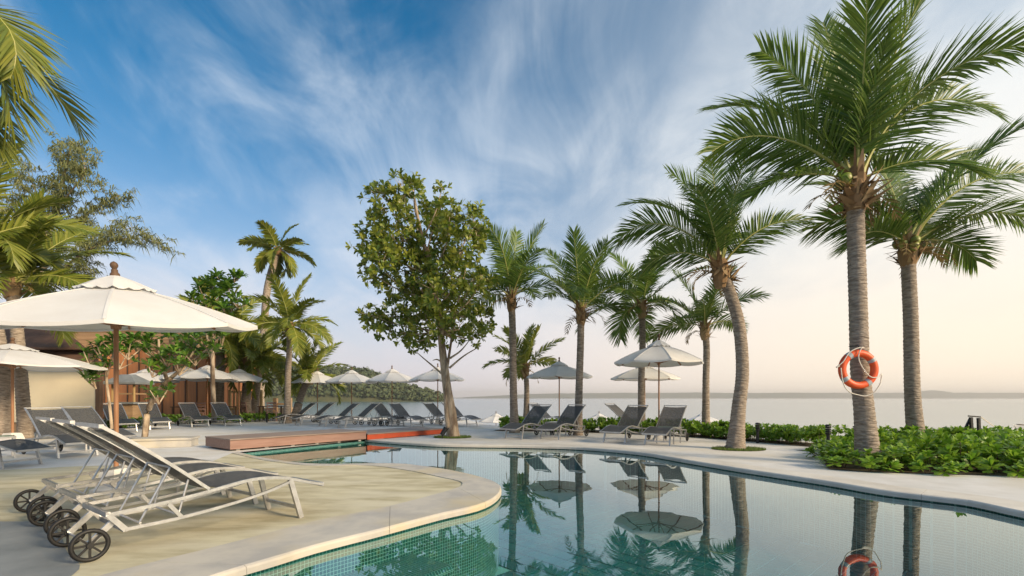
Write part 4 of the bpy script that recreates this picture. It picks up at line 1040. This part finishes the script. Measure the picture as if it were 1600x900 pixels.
lounger_used = [False]
def lounger(label, foot, deg, group, z=0.0, stretch=1.0):
    """foot: where the middle of the two foot legs stands; deg: direction the feet point to"""
    a = R(deg); x, y = foot[0] - 1.55 * math.cos(a), foot[1] - 1.55 * math.sin(a)
    if not lounger_used[0]:
        lounger_used[0] = True; LO.location = (x, y, z); LO.rotation_euler = (0, 0, a); LO['label'] = label; LO['group'] = group; return LO
    return copy_thing(LO, label, (x, y, z), a, group)
G1 = 'silver sun loungers in the left foreground'
lounger('nearest silver sun lounger with black wheels, in front of its two neighbours', (-2.27, 4.80), 54, G1, .005)
lounger('middle of the three foreground sun loungers standing side by side', (-3.02, 5.40), 54, G1, .005)
lounger('rearmost of the three foreground sun loungers, next to the umbrella pole', (-3.68, 5.92), 54, G1, .005)
G2 = 'dark sun loungers along the left side'
lounger('sun lounger with its back nearest the cream screen', (-8.475, 9.444), -27, G2)
lounger('second sun lounger from the left, in front of the cream screen', (-9.025, 10.999), -22, G2)
lounger('sun lounger directly behind the large umbrella\'s pole', (-13.084, 16.394), -35, G2)
lounger('sun lounger just right of the large umbrella\'s pole', (-12.908, 17.732), -38, G2)
lounger('sun lounger right of the frangipani trunk, second from the end of its row', (-12.446, 19.309), -38, G2)
lounger('sun lounger at the right end of the left row, by the palms', (-11.526, 19.974), -38, G2)
lounger('sun lounger of which only the foot end shows at the left edge', (-8.233, 8.12), -4, G2)
G3 = 'sun loungers in the middle distance facing each other'
for i, (lb, foot, d) in enumerate((('leftmost of the middle loungers, its feet pointing left', (-10.35, 21.722), 224), ('second from left of the middle loungers, its feet pointing left', (-9.038, 20.444), 224),
                                   ('third from left of the middle loungers, feet pointing left', (-7.736, 19.747), 224), ('fourth from left of the middle loungers, feet pointing left, in front of its umbrella', (-6.65, 18.889), 224),
                                   ('fifth from left of the middle loungers, feet pointing right', (-4.652, 19.747), -38), ('sixth from left of the middle loungers, feet pointing right', (-3.782, 19.309), -38),
                                   ('seventh from left of the middle loungers, just left of the leafy tree', (-2.514, 20.207), -38), ('eighth from left of the middle loungers, half behind the leafy trunk', (-1.62, 19.747), -38))):
    lounger(lb, foot, d, G3)
G4 = 'sun loungers in front of the low hedge'
lounger('leftmost lounger in front of the hedge, by the palm next to the leafy tree', (0.036, 13.576), 232, G4)
lounger('second lounger from left in front of the hedge, below the single umbrella', (1.052, 13.471), 232, G4)
lounger('third lounger from left in front of the hedge, left of the side table', (2.629, 12.413), 232, G4)
lounger('rightmost lounger in front of the hedge, right of the side table', (3.528, 11.742), 235, G4)
lounger('lounger half hidden behind the third one in front of the hedge', (4.515, 16.091), -45, G4)
lounger('small dark lounger on the sea side of the hedge, facing away', (1.978, 18.686), -40, G4)

# ================================================================== umbrellas
def make_umbrella(R0=1.5, top=2.66, rim=2.06):
    t = thing('patio_umbrella', 'x', 'umbrella'); n = 8; sub = 6; rows = 7
    rc = .10
    def canopy(b, r_in, r_out, z_in, z_out, bulge, sag, hem, wavy, thick):
        for th, flip in ((0, False), (-thick, True)):
            vv = []
            for i in range(rows + 1):
                u = i / rows
                for j in range(n * sub):
                    a = 2 * PI * j / (n * sub) + PI / 8; ph = (j % sub) / sub * 2 - 1
                    poly = math.cos(PI / 8) / math.cos((((j % sub) / sub) - .5) * PI / 4) if False else 1
                    local = ((j % sub) / sub - 0.0) * PI / 4 - PI / 8
                    chord = math.cos(PI / 8) / math.cos(local)
                    r = (r_in + (r_out - r_in) * u) * chord
                    z = z_in + (z_out - z_in) * u + bulge * math.sin(PI * u) - sag * u * (1 - (local / (PI / 8)) ** 2) + th
                    if wavy and i == rows: z += wavy * math.cos(local * 16)
                    vv.append((r * math.cos(a), r * math.sin(a), z))
            m = n * sub
            if hem:
                for j in range(m):
                    q = vv[rows * m + j]; vv.append((q[0] * 1.002, q[1] * 1.002, q[2] - hem))
            k = len(vv) // m
            ff = [(i * m + j, (i + 1) * m + j, (i + 1) * m + (j + 1) % m, i * m + (j + 1) % m) for i in range(k - 1) for j in range(m)]
            if flip: ff = [f[::-1] for f in ff]
            b.add(vv, ff)
    mb = MB(); canopy(mb, .20, R0, top - .17, rim, .035, .035, .035, 0, .006)
    for k in range(n): # stitched seams over the ribs
        a = 2 * PI * k / n + PI / 8; pts = []
        for i in range(rows + 1):
            u = i / rows; r = .20 + (R0 - .20) * u
            pts.append((r * math.cos(a), r * math.sin(a), top - .17 + (rim - top + .17) * u + .035 * math.sin(PI * u) + .003))
        mb.rect(pts, .014, .004)
    cn = mb.build('canopy', M_canvas, t); smooth_by_angle(cn, 12)
    mb = MB(); canopy(mb, .045, .40, top - .02, top - .185, .012, .01, 0, .014, .005); smooth_by_angle(mb.build('vent', M_canvas, cn), 14)
    mb = MB(); mb.tube([(0, 0, .2), (0, 0, top - .03)], .026, 12); mb.build('pole', M_teak, t, smooth=False); smooth_by_angle(t.children[-1], 40)
    mb = MB(); mb.lathe([(.05, top - .03), (.05, top), (.034, top + .02), (.034, top + .05), (.022, top + .06), (.038, top + .085), (.042, top + .11), (.03, top + .135), (.006, top + .15)], 14); smooth_by_angle(mb.build('finial', M_darkwood, t), 50)
    for k in range(n):
        a = 2 * PI * k / n + PI / 8; c, s = math.cos(a), math.sin(a)
        mb = MB(); pts = []
        for i in range(rows + 1):
            u = i / rows; r = .06 + (R0 - .075) * u; uu = max(0, (r - .2) / (R0 - .2)); pts.append((r * c, r * s, top - .17 + (rim - top + .17) * uu + .035 * math.sin(PI * uu) - .026))
        mb.rect(pts, .011, .014); rb = mb.build('rib', M_teak, t)
        mb = MB(); mb.rect([(.04 * c, .04 * s, rim - .02), (.62 * R0 * c, .62 * R0 * s, top - .17 + (rim - top + .17) * .56 - .02)], .009, .011); mb.build('strut', M_teak, rb)
    mb = MB(); mb.lathe([(.05, rim - .07), (.058, rim - .02), (.05, rim + .01)], 12); mb.build('runner', M_teak, t)
    mb = MB(); mb.lathe([(.25, 0), (.25, .05), (.20, .07), (.15, .26), (.13, .29), (.035, .30)], 4); bo = mb.build('base', M_white, t); bo.rotation_euler = (0, 0, R(20))
    return t
UM = make_umbrella(); um_used = [False]
def umbrella(label, x, y, group, sc=1.0, sz=1.0, rz=0.0, z=0.0):
    if not um_used[0]:
        um_used[0] = True; o = UM; o['label'] = label; o['group'] = group; o.location = (x, y, z); o.rotation_euler = (0, 0, R(rz)); o.scale = (sc, sc, sz); return o
    return copy_thing(UM, label, (x, y, z), R(rz), group, (sc, sc, sz))
GU = 'white patio umbrellas around the pool'
umbrella('bluish white umbrella at the left edge, below the large one', -12.5, 12.1, GU, 1.22, .95, 18)
umbrella('nearest of the white umbrellas before the orange wall', -13.85, 22.0, GU, .90, 1.0, 8)
umbrella('rightmost of the white umbrellas before the orange wall, by the twin palm', -13.2, 23.4, GU, .88, .97, 25)
umbrella('white umbrella behind the slanting frangipani trunk, higher of the two', -15.6, 23.2, GU, .9, 1.0, 14)
umbrella('leftmost white umbrella before the orange wall, tip left of the frangipani', -17.1, 22.6, GU, .9, .95, 30)
for i, (lb, p, yy) in enumerate((('leftmost of the four middle umbrellas, by the leaning orange trunk', (-9.455, 23.5, 1.15), .93), ('second from left of the four middle umbrellas', (-7.46, 22.5, 1.15), .93), ('third from left of the four middle umbrellas', (-5.46, 22, 1.15), .94), ('rightmost of the four middle umbrellas, behind the leafy tree', (-3.301, 21.5, 1.15), .96))):
    umbrella(lb, p[0], p[1], GU, .80, yy, 5 + 9 * i)
umbrella('lone white umbrella between the two palms left of centre right', 1.68, 17.2, GU, .78, .93, 12)
umbrella('higher and nearer of the two overlapping umbrellas behind the side table', 3.98, 13.1, GU, .80, 1.03, 20)
umbrella('lower and farther of the two overlapping umbrellas, left of the nearer', 4.72, 17.2, GU, .80, .90, 4)
big = umbrella('largest white umbrella with wooden pole in the left foreground', -4.83, 5.90, GU, 1.01, 1.0, 12)
TILT = Matrix.Rotation(R(-12), 3, 'Z') @ Matrix.Rotation(R(6.5), 3, 'X') @ Matrix.Rotation(R(12), 3, 'Z')   # its canopy hangs a little lower in front
for ch in big.children:
    if ch.name.split('.')[0] in ('canopy', 'rib', 'finial'):
        pv_ = Vector((0, 0, 2.49)); ch.rotation_euler = TILT.to_euler(); ch.location = pv_ - TILT @ pv_
for lb, p in (('beach umbrella top left of the leftmost hedge lounger', (-1.158, 35, -0.147)), ('beach umbrella top peeking over the hedge in the middle', (6.3, 35, -0.054)), ('beach umbrella top behind the palm left of the leaning one', (13.758, 35, -0.147))):
    umbrella(lb, p[0], p[1], 'umbrellas down on the beach', .86, .95, 15, -2.47 - .0)

# ================================================================== small things
def side_table(label, x, y, rz, z=0.0, sz=1.0):
    t = thing('side_table', label, 'table', (x, y, z), rz, 'glass-topped side tables'); t.scale = (1, 1, sz)
    mb = MB(); mb.box(-.21, .21, -.21, .21, .412, .420); mb.build('glass_top', MATS['glass'], t)
    mb = MB()
    for s in (-1, 1): mb.box(-.24, .24, s * .23 - .012, s * .23 + .012, .385, .415); mb.box(s * .23 - .012, s * .23 + .012, -.218, .218, .385, .415)
    mb.build('frame', M_alu, t)
    for a in (-1, 1):
        for b in (-1, 1): mb = MB(); mb.box(a * .22 - .013, a * .22 + .013, b * .22 - .013, b * .22 + .013, 0, .384); mb.build('leg', M_alu, t)
side_table('green glass side table between the rear foreground loungers', -4.12, 6.2, R(54), .005, .76)
side_table('silver side table between the two right-hand hedge loungers', 4.0, 12.35, R(50))
side_table('silver side table between the two left-hand hedge loungers', 1.35, 14.9, R(50))
side_table('silver side table beside the lounger nearest the cream screen', -9.9, 9.3, R(-40))
side_table('silver side table between the two loungers by the cream screen', -9.0, 10.6, R(-40))
side_table('silver side table in the left row behind the large umbrella\'s pole', -14.4, 17.3, R(-50))

def bollard(label, x, y, z, hgt):
    t = thing('bollard_light', label, 'lamp', (x, y, z), 0, 'black garden bollard lights'); r = .058
    mb = MB(); mb.tube([(0, 0, 0), (0, 0, hgt - .2)], .035, 10); mb.build('post', M_black, t)
    for k in range(4):
        mb = MB(); z0 = hgt - .2 + k * .042; mb.lathe([(r * .7, z0), (r, z0 + .008), (r, z0 + .026), (r * .75, z0 + .036)], 14); mb.build('louvre', M_black, t)
    mb = MB(); mb.lathe([(r * .75, hgt - .032), (r * 1.1, hgt - .022), (r * 1.0, hgt - .004), (r * .5, hgt + .012)], 14); mb.build('cap', M_black, t)
for lb, px, py, Yb in (('black bollard light right of the leaning palm', (6.251, 12.3, 0.515), 0, 0), ('black bollard light left of the lifebuoy palm', (6.669, 10.2, 0.583), 0, 0), ('black bollard light just behind the lifebuoy palm trunk', (7.96, 11.2, 0.498), 0, 0),
                       ('nearest black bollard light, at the foot of the far-right palm', (7.657, 8.9, 0.467), 0, 0), ('black bollard light between the far-right palm and the railing', (9.767, 10.9, 0.486), 0, 0), ('rightmost black bollard light, right of the railing', (10.133, 10.1, 0.375), 0, 0),
                       ('small black bollard light in the left row by the middle palms', (-11.558, 22.8, 0.396), 0, 0)):
    bollard(lb, px[0], px[1], 0.0, max(.3, px[2]))

# spotlights at the leafy tree
sp = thing('garden_spotlight', 'small black spotlight at the foot of the leafy tree', 'lamp', (-1.98, 13.75, 0))
mb = MB(); mb.tube([(0, 0, 0), (0, 0, .12)], .018, 8); mb.build('stake', M_black, sp)
mb = MB(); mb.tube([(-.02, 0, .10), (.10, .06, .30)], [.06, .075], 12); mb.build('head', M_black, sp)

# lifebuoy on the palm
lb = thing('lifebuoy', 'orange lifebuoy with four pale bands and white rope on the palm trunk', 'lifebuoy', (5.75, 8.03, 1.628), R(0))
gap = .13
mb = MB(); mb.torus(.268, .060, 56, 14); mb.build('ring', M_orange, lb, smooth=True)
for k in range(4):
    a = R(28 + 90 * k); mb = MB(); mb.torus(.268, .0622, 6, 14, a0=a, a1=a + .24); mb.build('band', M_band, lb, smooth=True)
def rope(pts, r=.0085):
    mb = MB(); mb.tube(spline(pts, 8), r, 6); return mb.build('rope', M_rope, lb, smooth=True)
rope([(-.33, -.06, .02), (-.30, -.07, -.22), (-.2, -.06, -.37), (-.02, -.05, -.43), (.1, -.05, -.44), (.22, -.06, -.38), (.31, -.07, -.24), (.345, -.06, -.08)])
rope([(.345, -.06, -.08), (.27, -.08, -.13), (.14, -.09, -.13), (.02, -.09, .0), (-.05, -.09, .14), (-.05, -.085, .25), (.0, -.08, .345), (.06, -.05, .35)])
rope([(.06, -.05, .35), (-.06, -.075, .345), (-.2, -.075, .27), (-.30, -.07, .12), (-.40, -.05, .03), (-.35, -.06, .05)])
mb = MB(); mb.tube([(0, .22, .40), (0, .0, .39), (0, -.02, .36)], .008, 6); mb.build('hook', M_black, lb)

# stair handrail and boat
hr = thing('stair_handrail', 'dark wooden handrail at the top of the beach steps', 'railing', (10.643, 11.2, 0.142)[:2])
B0 = Vector(hr.location)
def hpart(name, pts, w=.026):
    mb = MB(); mb.rect([Vector(p) - B0 for p in pts], w, w, up=(0, 1, 0)); return mb.build(name, M_black, hr)
hpart('post', [(10.688, 11.2, -0.303), (10.628, 11.2, 0.705)]); hpart('post', [(10.836, 11.2, -0.303), (10.806, 11.2, 0.69)]);
hpart('rail', [(10.569, 11.2, 0.735), (10.851, 11.2, 0.713)], .014); hpart('brace', [(10.363, 11.25, 0.078), (10.661, 11.25, 0.674)], .02)
bt = thing('moored_boat', 'white boat bow on the beach at the far right edge', 'boat', (44.5, 40, -2.5), R(10))
mb = MB(); vv = []; sec = 12
for i in range(sec + 1):
    u = i / sec; hw = .95 * math.sin(min(1, (u * 1.35) + .02) * PI / 2) ** .8; x = -3.2 + 6.4 * u; zt = 1.05 + .45 * (1 - u) ** 2
    vv += [(x - .5 * (1 - u) ** 3, -hw, zt), (x, -hw * .8, .45), (x + .15 * (1 - u), 0, .02), (x, hw * .8, .45), (x - .5 * (1 - u) ** 3, hw, zt), (x, 0, zt - .18)]
mb.add(vv, [(i * 6 + j, i * 6 + (j + 1) % 6, (i + 1) * 6 + (j + 1) % 6, (i + 1) * 6 + j) for i in range(sec) for j in range(6)] + [(0, 1, 2, 3, 4, 5), tuple(sec * 6 + j for j in range(6))[::-1]])
mb.build('hull', M_boat, bt)
mb = MB(); mb.rect([(-3.3, -.05, 1.50), (-2.0, -.62, 1.32), (0, -.95, 1.13), (3.2, -.95, 1.08)], .05, .04); mb.rect([(-3.3, .05, 1.50), (-2.0, .62, 1.32), (0, .95, 1.13), (3.2, .95, 1.08)], .05, .04); mb.build('gunwale', M_darkwood, bt)
mb = MB(); mb.box(-1.6, -.6, -.5, .5, .98, 1.62); mb.build('deck_box', M_darkwood, bt)
mb = MB(); a, b = Vector((10.851, 11.2, 0.72)), Vector((41.2, 39.5, -1.02)); pp = []
for i in range(25):
    u = i / 24; p = a.lerp(b, u); p.z -= .8 * math.sin(PI * u) * .6; pp.append(p)
mb.tube(pp, .012, 5); tag(mb.build('mooring_rope', M_rope), 'thin rope running from the handrail towards the white boat', 'rope')
